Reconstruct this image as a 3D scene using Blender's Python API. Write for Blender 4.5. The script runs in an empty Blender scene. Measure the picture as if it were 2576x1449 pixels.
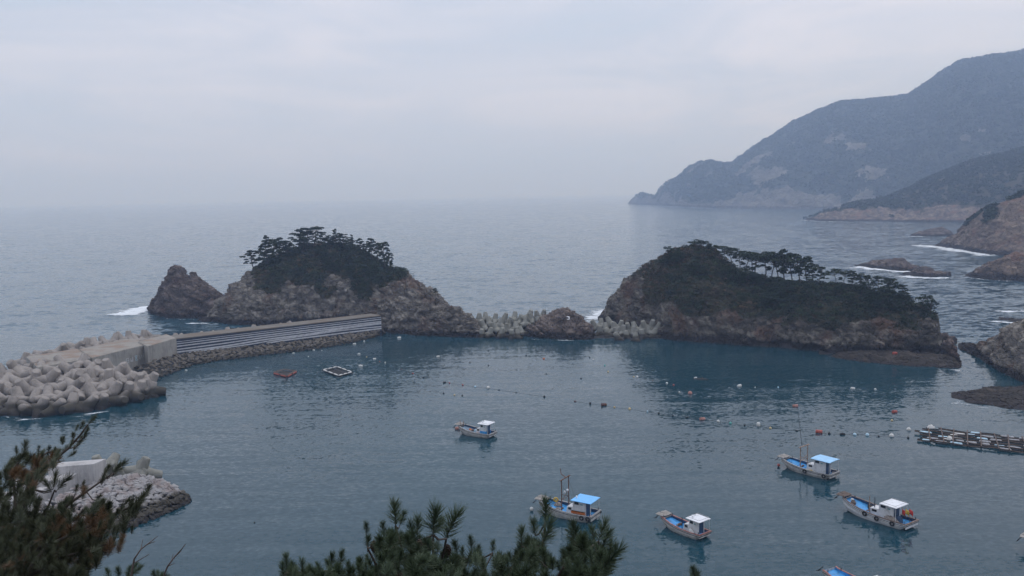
import bpy, bmesh, math, random
import numpy as np
from mathutils import Vector, Matrix, Euler

random.seed(7)
rng = np.random.default_rng(11)
R = math.radians
scene = bpy.context.scene
COL = scene.collection

# ------------------------------------------------------------------ camera
W, H = 2576.0, 1449.0            # picture units used for measuring the place
CX, CY, FOC = W / 2, H / 2, 2231.0
PITCH, ROLL = R(6.02), R(1.03)
EYE = np.array([0.0, 0.0, 45.0])
fwd = np.array([0, math.cos(PITCH), -math.sin(PITCH)])
r0 = np.array([1.0, 0, 0])
u0 = np.array([0, math.sin(PITCH), math.cos(PITCH)])
cr = r0 * math.cos(ROLL) - u0 * math.sin(ROLL)
cu = u0 * math.cos(ROLL) + r0 * math.sin(ROLL)
cam = bpy.data.cameras.new('camera')
cam.sensor_width = 36.0
cam.lens = 36.0 * FOC / W
cam.clip_start = 0.1
cam.clip_end = 60000
cam_o = bpy.data.objects.new('camera', cam)
COL.objects.link(cam_o)
cam_o.matrix_world = Matrix(((cr[0], cu[0], -fwd[0], EYE[0]), (cr[1], cu[1], -fwd[1], EYE[1]),
                             (cr[2], cu[2], -fwd[2], EYE[2]), (0, 0, 0, 1)))
scene.camera = cam_o

# ------------------------------------------------------------------ sky, sun, exposure
SUN_EL, SUN_AZ = R(58), R(35)     # veiled sun, high and ahead to the right
world = bpy.data.worlds.new('World')
scene.world = world
world.use_nodes = True
nt = world.node_tree
nt.nodes.clear()


def N(t, kind, **kw):
    n = t.nodes.new(kind)
    for k, v in kw.items():
        if k in ('inp',):
            for a, b in v.items():
                n.inputs[a].default_value = b
        else:
            setattr(n, k, v)
    return n


def ramp(t, fac, stops, interp='LINEAR'):
    n = t.nodes.new('ShaderNodeValToRGB')
    n.color_ramp.interpolation = interp
    e = n.color_ramp.elements
    while len(e) < len(stops):
        e.new(0.5)
    for el, (p, c) in zip(e, stops):
        el.position = p
        el.color = (*c, 1) if len(c) == 3 else c
    t.links.new(fac, n.inputs[0])
    return n


def mixc(t, fac, a, b, mode='MIX'):
    n = t.nodes.new('ShaderNodeMix')
    n.data_type = 'RGBA'
    n.blend_type = mode
    for sock, v in ((n.inputs['Factor'], fac), (n.inputs['A'], a), (n.inputs['B'], b)):
        if hasattr(v, 'links') or hasattr(v, 'node'):
            t.links.new(v, sock)
        elif isinstance(v, (int, float)):
            sock.default_value = v
        else:
            sock.default_value = (*v, 1)
    ins = [s for s in n.inputs if s.type == 'RGBA']
    for sock, v in zip(ins, (a, b)):
        if hasattr(v, 'node'):
            t.links.new(v, sock)
        else:
            sock.default_value = (*v, 1)
    return [s for s in n.outputs if s.type == 'RGBA'][0]


def math_(t, op, a, b=None, c=None, clamp=False):
    n = t.nodes.new('ShaderNodeMath')
    n.operation = op
    n.use_clamp = clamp
    for s, v in zip(n.inputs, (a, b, c)):
        if v is None:
            continue
        if hasattr(v, 'node'):
            t.links.new(v, s)
        else:
            s.default_value = v
    return n.outputs[0]


def maprange(t, v, a, b, c=0.0, d=1.0, smooth=True):
    n = t.nodes.new('ShaderNodeMapRange')
    n.interpolation_type = 'SMOOTHSTEP' if smooth else 'LINEAR'
    t.links.new(v, n.inputs[0])
    for i, q in enumerate((a, b, c, d)):
        n.inputs[i + 1].default_value = q
    return n.outputs[0]


def noise(t, vec, scale, detail=4.0, rough=0.55, dist=0.0):
    n = t.nodes.new('ShaderNodeTexNoise')
    n.inputs['Scale'].default_value = scale
    n.inputs['Detail'].default_value = detail
    n.inputs['Roughness'].default_value = rough
    n.inputs['Distortion'].default_value = dist
    if vec is not None:
        t.links.new(vec, n.inputs['Vector'])
    return n.outputs[0]


def mapping(t, vec, scale=(1, 1, 1), rot=(0, 0, 0), loc=(0, 0, 0)):
    n = t.nodes.new('ShaderNodeMapping')
    n.inputs['Scale'].default_value = scale
    n.inputs['Rotation'].default_value = rot
    n.inputs['Location'].default_value = loc
    t.links.new(vec, n.inputs['Vector'])
    return n.outputs[0]


sky = N(nt, 'ShaderNodeTexSky', sky_type='NISHITA', sun_disc=False, sun_elevation=SUN_EL,
        sun_rotation=SUN_AZ, air_density=1.0, dust_density=4.0, ozone_density=1.0)
tc = N(nt, 'ShaderNodeTexCoord')
# thin even overcast: soft streaks over a pale lavender grey veil, the same all round the sky
cl = noise(nt, mapping(nt, tc.outputs['Generated'], (1.6, 1.6, 9.0)), 1.7, 6, 0.55, 0.6)
cl2 = noise(nt, mapping(nt, tc.outputs['Generated'], (1.0, 1.0, 3.5)), 1.1, 2, 0.5, 0.2)
clm = math_(nt, 'MULTIPLY_ADD', cl, 0.6, math_(nt, 'MULTIPLY', cl2, 0.4))
cr_ = ramp(nt, clm, [(0.36, (0.52, 0.63, 0.79)), (0.50, (0.605, 0.665, 0.81)), (0.63, (0.76, 0.77, 0.88))])
sep = N(nt, 'ShaderNodeSeparateXYZ')
nt.links.new(tc.outputs['Generated'], sep.inputs[0])
zen = maprange(nt, math_(nt, 'POWER', math_(nt, 'ABSOLUTE', sep.outputs[2]), 1.8), 0.0, 1.0, 1.0, 1.80, smooth=False)   # overcast: brighter overhead
veil = mixc(nt, 1.0, cr_.outputs[0], (1, 1, 1), 'MULTIPLY')
vs = N(nt, 'ShaderNodeVectorMath', operation='SCALE')
nt.links.new(veil, vs.inputs[0])
nt.links.new(zen, vs.inputs[3])
bg1 = N(nt, 'ShaderNodeBackground')
nt.links.new(sky.outputs[0], bg1.inputs[0])
bg1.inputs[1].default_value = 0.08
bg2 = N(nt, 'ShaderNodeBackground')
nt.links.new(vs.outputs[0], bg2.inputs[0])
bg2.inputs[1].default_value = 1.08
mx = N(nt, 'ShaderNodeMixShader')
mx.inputs[0].default_value = 0.9
nt.links.new(bg1.outputs[0], mx.inputs[1])
nt.links.new(bg2.outputs[0], mx.inputs[2])
wo = N(nt, 'ShaderNodeOutputWorld')
nt.links.new(mx.outputs[0], wo.inputs[0])

sun = bpy.data.lights.new('sun', 'SUN')
sun.energy = 0.5
sun.angle = R(25)
sun.color = (1.0, 0.97, 0.93)
sun_o = bpy.data.objects.new('sun', sun)
COL.objects.link(sun_o)
sun_dir = Vector((math.sin(SUN_AZ) * math.cos(SUN_EL), math.cos(SUN_AZ) * math.cos(SUN_EL), math.sin(SUN_EL)))
sun_o.rotation_euler = sun_dir.to_track_quat('Z', 'Y').to_euler()
sun_o.location = (0, 0, 300)

vsn = scene.view_settings
vsn.view_transform = 'Standard'
vsn.look = 'None'
vsn.exposure = 0.0
vsn.gamma = 1.0
vsn.use_curve_mapping = False
scene.render.engine = 'CYCLES'
cy = scene.cycles
cy.use_denoising = True
try:
    cy.denoiser = 'OPENIMAGEDENOISE'
except Exception:
    pass
cy.max_bounces = 6
cy.diffuse_bounces = 2
cy.glossy_bounces = 2
cy.transparent_max_bounces = 10
cy.volume_bounces = 4
cy.sample_clamp_indirect = 4.0


# ------------------------------------------------------------------ measuring helpers
def ray(x, y):
    return fwd + cr * ((x - CX) / FOC) - cu * ((y - CY) / FOC)


def on_z(x, y, z=0.0):
    d = ray(x, y)
    t = (z - EYE[2]) / d[2]
    return EYE + d * t


def at_r(x, y, r):
    d = ray(x, y)
    return EYE + d * (r / math.hypot(d[0], d[1]))


def hdir(x):
    d = ray(x, 700)
    v = np.array([d[0], d[1], 0.0])
    return v / np.linalg.norm(v)


# ------------------------------------------------------------------ numpy noise
def _hash(ix, iy, iz, s):
    h = (ix * 374761393 + iy * 668265263 + iz * 2147483647 + s * 1274126177) & 0xFFFFFFFF
    h = ((h ^ (h >> 13)) * 1274126177) & 0xFFFFFFFF
    h = ((h ^ (h >> 16)) * 2246822519) & 0xFFFFFFFF
    return ((h ^ (h >> 15)) & 0xFFFFFF) / float(0xFFFFFF)


def vnoise(p, s=0):
    i = np.floor(p).astype(np.int64)
    f = p - i
    u = f * f * f * (f * (f * 6 - 15) + 10)
    o = 0
    for a in (0, 1):
        for b in (0, 1):
            for c in (0, 1):
                w = (u[:, 0] if a else 1 - u[:, 0]) * (u[:, 1] if b else 1 - u[:, 1]) * (u[:, 2] if c else 1 - u[:, 2])
                o = o + w * _hash(i[:, 0] + a, i[:, 1] + b, i[:, 2] + c, s)
    return o * 2 - 1


def fbm(p, octv=4, s=0, gain=0.5, lac=2.03):
    o, a, t = 0, 1.0, 0
    for k in range(octv):
        o = o + a * vnoise(p * lac ** k + k * 17.3, s + k)
        t += a
        a *= gain
    return o / t


def ridged(p, octv=4, s=0, gain=0.5):
    o, a, t = 0, 1.0, 0
    for k in range(octv):
        o = o + a * (1 - np.abs(vnoise(p * 2.1 ** k + k * 9.7, s + k)) * 2)
        t += a
        a *= gain
    return o / t


def worley(p, s=0):
    i = np.floor(p).astype(np.int64)
    f1 = np.full(len(p), 9.0)
    f2 = np.full(len(p), 9.0)
    cid = np.zeros(len(p))
    ctr = np.zeros((len(p), 3))
    for a in (-1, 0, 1):
        for b in (-1, 0, 1):
            for c in (-1, 0, 1):
                jx, jy, jz = i[:, 0] + a, i[:, 1] + b, i[:, 2] + c
                q = np.stack([jx + _hash(jx, jy, jz, s), jy + _hash(jx, jy, jz, s + 1), jz + _hash(jx, jy, jz, s + 2)], 1)
                d = np.linalg.norm(q - p, axis=1)
                v = _hash(jx, jy, jz, s + 3)
                m = d < f1
                f2 = np.where(m, f1, np.minimum(f2, d))
                cid = np.where(m, v, cid)
                ctr = np.where(m[:, None], q, ctr)
                f1 = np.where(m, d, f1)
    # each block carries its own tilted face
    a1 = cid * 6.2831853 * 7.0
    a2 = np.arccos(np.clip(2 * ((cid * 13.7) % 1.0) - 1, -1, 1))
    rv = np.stack([np.cos(a1) * np.sin(a2), np.sin(a1) * np.sin(a2), np.cos(a2)], 1)
    return f1, f2, cid, np.sum((p - ctr) * rv, axis=1)


# ------------------------------------------------------------------ object helpers
def mesh_np(name, v, f, smooth=False):
    me = bpy.data.meshes.new(name)
    v = np.asarray(v, dtype=np.float32)
    f = np.asarray(f, dtype=np.int32)
    n, k = f.shape
    me.vertices.add(len(v))
    me.vertices.foreach_set('co', v.ravel())
    me.loops.add(n * k)
    me.loops.foreach_set('vertex_index', f.ravel())
    me.polygons.add(n)
    me.polygons.foreach_set('loop_start', np.arange(0, n * k, k, dtype=np.int32))
    me.polygons.foreach_set('loop_total', np.full(n, k, dtype=np.int32))
    if smooth:
        me.polygons.foreach_set('use_smooth', np.ones(n, dtype=bool))
    me.update(calc_edges=True)
    return me


def link(name, me, mat=None, parent=None, loc=None, rot=None, scale=None):
    o = bpy.data.objects.new(name, me)
    COL.objects.link(o)
    if mat is not None and me is not None and len(me.materials) == 0:
        me.materials.append(mat)
    if parent is not None:
        o.parent = parent
    if loc is not None:
        o.location = loc
    if rot is not None:
        o.rotation_euler = rot
    if scale is not None:
        o.scale = scale if hasattr(scale, '__len__') else (scale,) * 3
    return o


def tag(o, label=None, cat=None, group=None, kind=None):
    if label:
        o['label'] = label
    if cat:
        o['category'] = cat
    if group:
        o['group'] = group
    if kind:
        o['kind'] = kind
    return o


def empty(name, loc, rz=0.0):
    o = bpy.data.objects.new(name, None)
    COL.objects.link(o)
    o.location = loc
    o.rotation_euler = (0, 0, rz)
    return o


class MB:
    def __init__(s):
        s.v, s.f, s.sm = [], [], []

    def add(s, vs, fs, smooth=False):
        b = len(s.v)
        s.v += [tuple(map(float, p)) for p in vs]
        s.f += [tuple(b + i for i in f) for f in fs]
        s.sm += [smooth] * len(fs)
        return s

    def box(s, c, d, rot=None, taper=1.0):
        x, y, z = d[0] / 2, d[1] / 2, d[2] / 2
        vs = [Vector((sx * x * (taper if sz > 0 else 1), sy * y * (taper if sz > 0 else 1), sz * z))
              for sz in (-1, 1) for sy in (-1, 1) for sx in (-1, 1)]
        if rot is not None:
            m = Euler(rot).to_matrix()
            vs = [m @ q for q in vs]
        vs = [q + Vector(c) for q in vs]
        return s.add(vs, [(0, 2, 3, 1), (4, 5, 7, 6), (0, 1, 5, 4), (2, 6, 7, 3), (0, 4, 6, 2), (1, 3, 7, 5)])

    def hexa(s, lo, hi):
        n = len(lo)
        vs = list(lo) + list(hi)
        fs = [tuple(range(n))[::-1], tuple(range(n, 2 * n))]
        for i in range(n):
            j = (i + 1) % n
            fs.append((i, j, n + j, n + i))
        return s.add(vs, fs)

    def tube(s, pts, rad, n=6, smooth=True, cap=True):
        pts = [Vector(p) for p in pts]
        if not hasattr(rad, '__len__'):
            rad = [rad] * len(pts)
        vs, fs = [], []
        for i, p in enumerate(pts):
            d = (pts[min(i + 1, len(pts) - 1)] - pts[max(i - 1, 0)])
            if d.length < 1e-9:
                d = Vector((0, 0, 1))
            d.normalize()
            a = d.orthogonal().normalized() if i == 0 else (prev - d * prev.dot(d)).normalized()
            prev = a
            b = d.cross(a)
            for k in range(n):
                t = 2 * math.pi * k / n
                vs.append(p + (a * math.cos(t) + b * math.sin(t)) * rad[i])
        for i in range(len(pts) - 1):
            for k in range(n):
                j = (k + 1) % n
                fs.append((i * n + k, i * n + j, (i + 1) * n + j, (i + 1) * n + k))
        s.add(vs, fs, smooth)
        if cap:
            L = len(pts) - 1
            s.add([vs[k] for k in range(n)][::-1], [tuple(range(n))])
            s.add([vs[L * n + k] for k in range(n)], [tuple(range(n))])
        return s

    def torus(s, c, r1, r2, rot=(0, 0, 0), n=14, m=7):
        M3 = Euler(rot).to_matrix()
        vs, fs = [], []
        for i in range(n):
            a = 2 * math.pi * i / n
            for j in range(m):
                b = 2 * math.pi * j / m
                q = Vector(((r1 + r2 * math.cos(b)) * math.cos(a), (r1 + r2 * math.cos(b)) * math.sin(a), r2 * math.sin(b)))
                vs.append(M3 @ q + Vector(c))
        for i in range(n):
            for j in range(m):
                fs.append((i * m + j, ((i + 1) % n) * m + j, ((i + 1) % n) * m + (j + 1) % m, i * m + (j + 1) % m))
        return s.add(vs, fs, True)

    def mesh(s, name):
        me = bpy.data.meshes.new(name)
        me.from_pydata(s.v, [], s.f)
        me.polygons.foreach_set('use_smooth', s.sm)
        me.update()
        return me

    def build(s, name, mat, parent=None, **kw):
        return link(name, s.mesh(name), mat, parent, **kw)


def set_attr(me, name, arr):
    a = me.attributes.new(name, 'FLOAT', 'POINT')
    a.data.foreach_set('value', np.asarray(arr, dtype=np.float32))


def set_col(me, name, arr):
    a = me.attributes.new(name, 'FLOAT_COLOR', 'POINT')
    c = np.ones((len(arr), 4), dtype=np.float32)
    c[:, :3] = arr
    a.data.foreach_set('color', c.ravel())


# ------------------------------------------------------------------ materials
def new_mat(name):
    m = bpy.data.materials.new(name)
    m.use_nodes = True
    t = m.node_tree
    return m, t, t.nodes['Principled BSDF']


def bump(t, bs, h, dist, strength=1.0):
    b = t.nodes.new('ShaderNodeBump')
    b.inputs['Strength'].default_value = strength
    b.inputs['Distance'].default_value = dist
    t.links.new(h, b.inputs['Height'])
    t.links.new(b.outputs[0], bs.inputs['Normal'])
    return b


def geo_pos(t):
    return t.nodes.new('ShaderNodeNewGeometry').outputs['Position']


def paint(name, c, rough=0.5, var=0.18, scale=3.0, dirt=None, metal=0.0, bumpd=0.0, spec=0.4):
    m, t, b = new_mat(name)
    tcn = N(t, 'ShaderNodeTexCoord')
    oi = N(t, 'ShaderNodeObjectInfo')
    off = N(t, 'ShaderNodeVectorMath', operation='ADD')
    t.links.new(tcn.outputs['Object'], off.inputs[0])
    t.links.new(oi.outputs['Random'], off.inputs[1])
    n1 = noise(t, off.outputs[0], scale, 5, 0.6)
    d = dirt or tuple(x * 0.45 for x in c)
    lo = tuple(x * (1 - var) for x in c)
    hi = tuple(min(1, x * (1 + var * 0.6)) for x in c)
    r = ramp(t, n1, [(0.30, d), (0.42, lo), (0.62, hi)])
    t.links.new(r.outputs[0], b.inputs['Base Color'])
    b.inputs['Roughness'].default_value = rough
    b.inputs['Metallic'].default_value = metal
    b.inputs['Specular IOR Level'].default_value = spec
    if bumpd:
        bump(t, b, noise(t, off.outputs[0], scale * 5, 4, 0.6), bumpd)
    return m


def rock_mat(name, c1, c2, c3, sc=1.0, wet=2.0, wetcol=(0.028, 0.022, 0.022), veg1=(0.030, 0.036, 0.020), veg2=(0.075, 0.055, 0.030),
             rust=None):
    m, t, b = new_mat(name)
    p = geo_pos(t)
    n1 = noise(t, p, 0.09 * sc, 5, 0.6, 0.4)
    n2 = noise(t, mapping(t, p, (1, 1, 1.9), (0.5, 0.35, 0)), 0.26 * sc, 4, 0.58, 0.3)
    mixn = math_(t, 'MULTIPLY_ADD', n2, 0.65, math_(t, 'MULTIPLY', n1, 0.35))
    col = ramp(t, mixn, [(0.34, c1), (0.50, c2), (0.64, c3)]).outputs[0]
    if rust is not None:
        n4 = noise(t, p, 0.11 * sc, 3, 0.5)
        col = mixc(t, maprange(t, n4, 0.52, 0.68, 0, 0.75), col, rust)
    # plants and dry grass rooted on the ledges
    va = N(t, 'ShaderNodeAttribute', attribute_name='veg')
    n3 = noise(t, p, 0.8 * sc, 5, 0.6)
    vg = ramp(t, n3, [(0.38, veg1), (0.62, veg2)]).outputs[0]
    vf = math_(t, 'ADD', va.outputs['Fac'], math_(t, 'MULTIPLY_ADD', n2, 0.8, -0.4))
    col = mixc(t, maprange(t, vf, 0.40, 0.60), col, vg)
    # dark tide band of weed and barnacle
    sp = N(t, 'ShaderNodeSeparateXYZ')
    t.links.new(p, sp.inputs[0])
    zz = math_(t, 'MULTIPLY_ADD', n2, wet * 1.1, math_(t, 'SUBTRACT', sp.outputs[2], wet * 0.55))
    col = mixc(t, maprange(t, zz, wet * 0.55, wet * 1.15, 1, 0), col, wetcol)
    t.links.new(col, b.inputs['Base Color'])
    b.inputs['Roughness'].default_value = 0.85
    b.inputs['Specular IOR Level'].default_value = 0.25
    v = N(t, 'ShaderNodeTexVoronoi', feature='DISTANCE_TO_EDGE')
    v.inputs['Scale'].default_value = 0.42 * sc
    t.links.new(mapping(t, p, (1, 1, 1.5), (0.45, 0.3, 0.2)), v.inputs['Vector'])
    hgt = math_(t, 'MULTIPLY_ADD', maprange(t, v.outputs[0], 0.0, 0.10), 0.5, noise(t, p, 0.9 * sc, 5, 0.6))
    bump(t, b, hgt, 0.8 / sc, 1.0)
    return m


def leaf_mat(name):
    m, t, b = new_mat(name)
    a = N(t, 'ShaderNodeAttribute', attribute_name='col')
    t.links.new(a.outputs['Color'], b.inputs['Base Color'])
    b.inputs['Roughness'].default_value = 0.75
    b.inputs['Specular IOR Level'].default_value = 0.2
    return m


def concrete(name, c, wet=None, sc=1.0, moss=None):
    m, t, b = new_mat(name)
    p = geo_pos(t)
    n1 = noise(t, p, 0.35 * sc, 6, 0.65)
    n2 = noise(t, mapping(t, p, (3, 3, 0.5)), 0.9 * sc, 4, 0.6)
    mm = math_(t, 'MULTIPLY_ADD', n1, 0.6, math_(t, 'MULTIPLY', n2, 0.4))
    col = ramp(t, mm, [(0.33, tuple(x * 0.62 for x in c)), (0.5, c), (0.66, tuple(min(1, x * 1.22) for x in c))]).outputs[0]
    if moss is not None:
        n3 = noise(t, p, 0.16 * sc, 4, 0.55)
        col = mixc(t, maprange(t, n3, 0.46, 0.60, 0, 0.8), col, moss)
    if wet is not None:
        sp = N(t, 'ShaderNodeSeparateXYZ')
        t.links.new(p, sp.inputs[0])
        zz = math_(t, 'MULTIPLY_ADD', n1, 1.6, math_(t, 'SUBTRACT', sp.outputs[2], 0.8))
        col = mixc(t, maprange(t, zz, wet * 0.7, wet * 1.15, 1, 0), col, (0.058, 0.050, 0.038))
        col = mixc(t, maprange(t, zz, 0.1, wet * 0.55, 1, 0), col, (0.024, 0.020, 0.018))
    t.links.new(col, b.inputs['Base Color'])
    b.inputs['Roughness'].default_value = 0.85
    b.inputs['Specular IOR Level'].default_value = 0.25
    bump(t, b, noise(t, p, 4.0 * sc, 6, 0.65), 0.05)
    return m


def sea_mat():
    m, t, b = new_mat('sea_water')
    p = geo_pos(t)
    sp = N(t, 'ShaderNodeSeparateXYZ')
    t.links.new(p, sp.inputs[0])
    # behind the breakwater and the islands the water lies calm
    ln = math_(t, 'MULTIPLY_ADD', sp.outputs[0], 0.17, sp.outputs[1])
    nb = noise(t, p, 0.02, 2, 0.5)
    edge = maprange(t, math_(t, 'MULTIPLY_ADD', nb, 12, ln), 266, 296)
    # wave slopes: each noise colour channel pair is a slope field

    def slope(scale, stretch, rot, detail, rough, kx, ky, dist=0.0):
        n = t.nodes.new('ShaderNodeTexNoise')
        n.inputs['Scale'].default_value = scale
        n.inputs['Detail'].default_value = detail
        n.inputs['Roughness'].default_value = rough
        n.inputs['Distortion'].default_value = dist
        t.links.new(mapping(t, p, (stretch, 1, 1), (0, 0, rot)), n.inputs['Vector'])
        s1 = N(t, 'ShaderNodeVectorMath', operation='SUBTRACT')
        t.links.new(n.outputs['Color'], s1.inputs[0])
        s1.inputs[1].default_value = (0.5, 0.5, 0.5)
        s2 = N(t, 'ShaderNodeVectorMath', operation='MULTIPLY')
        t.links.new(s1.outputs[0], s2.inputs[0])
        s2.inputs[1].default_value = (kx, ky, 0)
        return s2.outputs[0]

    def vadd(a_, b_):
        n = N(t, 'ShaderNodeVectorMath', operation='ADD')
        t.links.new(a_, n.inputs[0])
        if hasattr(b_, 'node'):
            t.links.new(b_, n.inputs[1])
        else:
            n.inputs[1].default_value = b_
        return n.outputs[0]

    def vscale(a_, f_):
        n = N(t, 'ShaderNodeVectorMath', operation='SCALE')
        t.links.new(a_, n.inputs[0])
        t.links.new(f_, n.inputs[3])
        return n.outputs[0]

    # gusts: patches where the wind roughens the water more
    gust = maprange(t, noise(t, mapping(t, p, (0.5, 1, 1), (0, 0, 0.3)), 0.018, 3, 0.55), 0.35, 0.65, 0.55, 1.0)
    so = vadd(slope(0.11, 0.5, 0.25, 2, 0.5, 0.25, 0.50), slope(0.55, 0.5, 0.05, 3, 0.62, 0.65, 1.15))
    # bay: long low wavelets bending in through the gap, with a fine wind ripple on top
    sb = vadd(vadd(slope(0.50, 0.10, -0.34, 2, 0.5, 0.05, 0.15, 0.4), slope(0.34, 0.13, 0.26, 2, 0.5, 0.05, 0.12, 0.4)), slope(1.9, 0.6, 0.1, 2, 0.6, 0.30, 0.40))
    mv = t.nodes.new('ShaderNodeMix')
    mv.data_type = 'VECTOR'
    t.links.new(edge, mv.inputs[0])
    vi = [s_ for s_ in mv.inputs if s_.type == 'VECTOR' and s_.name in ('A', 'B')]
    t.links.new(vscale(sb, gust), vi[0])
    t.links.new(so, vi[1])
    vo = [s_ for s_ in mv.outputs if s_.type == 'VECTOR'][0]
    nn_ = N(t, 'ShaderNodeVectorMath', operation='NORMALIZE')
    t.links.new(vadd(vo, (0, 0, 1.0)), nn_.inputs[0])
    t.links.new(nn_.outputs[0], b.inputs['Normal'])
    n5 = noise(t, p, 0.012, 3, 0.5)
    c_bay = ramp(t, n5, [(0.35, (0.006, 0.036, 0.052)), (0.65, (0.009, 0.046, 0.064))]).outputs[0]
    c_sea = ramp(t, n5, [(0.35, (0.018, 0.060, 0.088)), (0.65, (0.025, 0.072, 0.102))]).outputs[0]
    col = mixc(t, edge, c_bay, c_sea)
    # scattered breaking crests far out
    wc = noise(t, mapping(t, p, (0.35, 1, 1)), 0.22, 5, 0.7)
    wcm = math_(t, 'MULTIPLY', maprange(t, wc, 0.735, 0.77), edge)
    col = mixc(t, math_(t, 'MULTIPLY', wcm, 0.6), col, (0.7, 0.74, 0.78))
    t.links.new(col, b.inputs['Base Color'])
    b.inputs['Roughness'].default_value = 0.09
    b.inputs['IOR'].default_value = 1.333
    return m


M = {}
M['sea'] = sea_mat()
M['rock'] = rock_mat('island_rock', (0.055, 0.048, 0.043), (0.155, 0.136, 0.118), (0.35, 0.315, 0.27), rust=(0.15, 0.090, 0.062))
M['stack'] = rock_mat('stack_rock', (0.036, 0.029, 0.028), (0.100, 0.078, 0.070), (0.24, 0.19, 0.17), rust=(0.10, 0.058, 0.048))
M['redrock'] = rock_mat('pink_rock', (0.060, 0.046, 0.040), (0.150, 0.112, 0.090), (0.29, 0.225, 0.175), sc=0.6, wet=3.2, rust=(0.19, 0.105, 0.075))
M['darkrock'] = rock_mat('dark_island_rock', (0.038, 0.033, 0.029), (0.108, 0.094, 0.080), (0.265, 0.238, 0.200), wet=2.6, rust=(0.125, 0.068, 0.045), veg2=(0.055, 0.042, 0.026))
M['midrock'] = rock_mat('pinkish_rock', (0.065, 0.050, 0.045), (0.155, 0.120, 0.103), (0.27, 0.22, 0.19), rust=(0.20, 0.105, 0.08))
M['reef'] = rock_mat('reef_rock', (0.018, 0.015, 0.013), (0.036, 0.029, 0.025), (0.075, 0.060, 0.050), wet=0.6)
M['hill'] = rock_mat('headland_rock', (0.065, 0.06, 0.052), (0.125, 0.112, 0.098), (0.22, 0.20, 0.175), sc=0.12, wet=7.0,
                     veg1=(0.016, 0.026, 0.017), veg2=(0.030, 0.034, 0.021), wetcol=(0.05, 0.04, 0.038))
M['leaf'] = leaf_mat('leaves')
M['tetra'] = concrete('tetrapod_concrete', (0.285, 0.252, 0.226), wet=2.7, sc=0.8)
M['tetra_pale'] = concrete('pale_tetrapod_concrete', (0.225, 0.220, 0.192), wet=1.6, sc=0.8)
M['conc'] = concrete('wall_concrete', (0.315, 0.297, 0.272))
M['deck_grey'] = concrete('weathered_deck', (0.165, 0.148, 0.128), moss=(0.15, 0.115, 0.085))
M['conc_top'] = concrete('deck_concrete', (0.27, 0.245, 0.215), moss=(0.24, 0.165, 0.12))
M['conc_pale'] = concrete('pale_concrete', (0.44, 0.42, 0.41))
M['mural'] = paint('navy_mural_paint', (0.020, 0.032, 0.062), 0.6, 0.25, 0.5, dirt=(0.03, 0.045, 0.07))
M['stripe'] = paint('white_mural_paint', (0.56, 0.56, 0.58), 0.6, 0.12, 0.8, dirt=(0.36, 0.36, 0.38))
M['stone'] = concrete('rubble_stone', (0.130, 0.112, 0.092), wet=0.9, sc=2.0)
M['stone_dark'] = paint('dark_fill', (0.030, 0.027, 0.024), 0.9, 0.4, 1.5)  # near-black fill colour, darkens the gaps between blocks and stones
M['stone_pale'] = concrete('granite_stone', (0.30, 0.285, 0.28), wet=1.7, sc=2.0, moss=(0.23, 0.185, 0.17))
M['bark'] = paint('pine_bark', (0.060, 0.048, 0.040), 0.9, 0.35, 8.0, bumpd=0.004)
M['bark_grey'] = paint('bleached_wood', (0.30, 0.28, 0.26), 0.9, 0.2, 6.0)
M['twig'] = paint('dry_twig', (0.075, 0.055, 0.048), 0.9, 0.3, 20.0)
M['cone'] = paint('pine_cone_scales', (0.045, 0.028, 0.020), 0.85, 0.35, 40.0)
M['white'] = paint('boat_white', (0.66, 0.66, 0.67), 0.4, 0.10, 1.3, dirt=(0.42, 0.40, 0.38))
M['roofwhite'] = paint('roof_white', (0.80, 0.80, 0.82), 0.35, 0.06, 1.5, dirt=(0.6, 0.6, 0.6))
M['hullgrey'] = paint('weathered_hull', (0.50, 0.485, 0.465), 0.55, 0.22, 1.1, dirt=(0.22, 0.19, 0.17))
M['wood'] = paint('grey_planks', (0.30, 0.275, 0.25), 0.8, 0.3, 5.0, bumpd=0.01)
M['brownwood'] = paint('brown_planks', (0.12, 0.085, 0.068), 0.8, 0.3, 5.0, bumpd=0.01)
M['blue'] = paint('deck_blue', (0.045, 0.29, 0.63), 0.4, 0.22, 1.6, dirt=(0.03, 0.12, 0.26))
M['blueroof'] = paint('canopy_blue', (0.17, 0.50, 0.90), 0.4, 0.06, 0.9, dirt=(0.14, 0.40, 0.72))
M['paleblue'] = paint('canopy_pale_blue', (0.33, 0.60, 0.86), 0.4, 0.05, 0.9, dirt=(0.28, 0.5, 0.72))
M['navy'] = paint('bulwark_navy', (0.018, 0.055, 0.125), 0.5, 0.3, 1.6)
M['greyblue'] = paint('worn_grey_blue_deck', (0.16, 0.24, 0.32), 0.6, 0.3, 1.6)
M['teal'] = paint('teal_paint', (0.10, 0.34, 0.36), 0.5, 0.2, 2.0)
M['pinkrail'] = paint('faded_red_paint', (0.32, 0.135, 0.115), 0.6, 0.25, 2.0)
M['greyrail'] = paint('grey_rail_paint', (0.33, 0.32, 0.31), 0.6, 0.25, 2.0)
M['brownrail'] = paint('brown_rail_paint', (0.17, 0.115, 0.092), 0.6, 0.3, 2.0)
M['black'] = paint('black_rubber', (0.014, 0.014, 0.016), 0.7, 0.3, 4.0)
M['glass'] = paint('dark_window_glass', (0.016, 0.020, 0.026), 0.12, 0.2, 1.0, spec=0.5)
M['rust'] = paint('rusty_steel', (0.155, 0.075, 0.045), 0.8, 0.35, 3.0)
M['palerust'] = paint('pale_rusty_steel', (0.33, 0.22, 0.16), 0.8, 0.3, 3.0)
M['orange'] = paint('orange_plastic', (0.62, 0.17, 0.035), 0.55, 0.25, 5.0)
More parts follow.
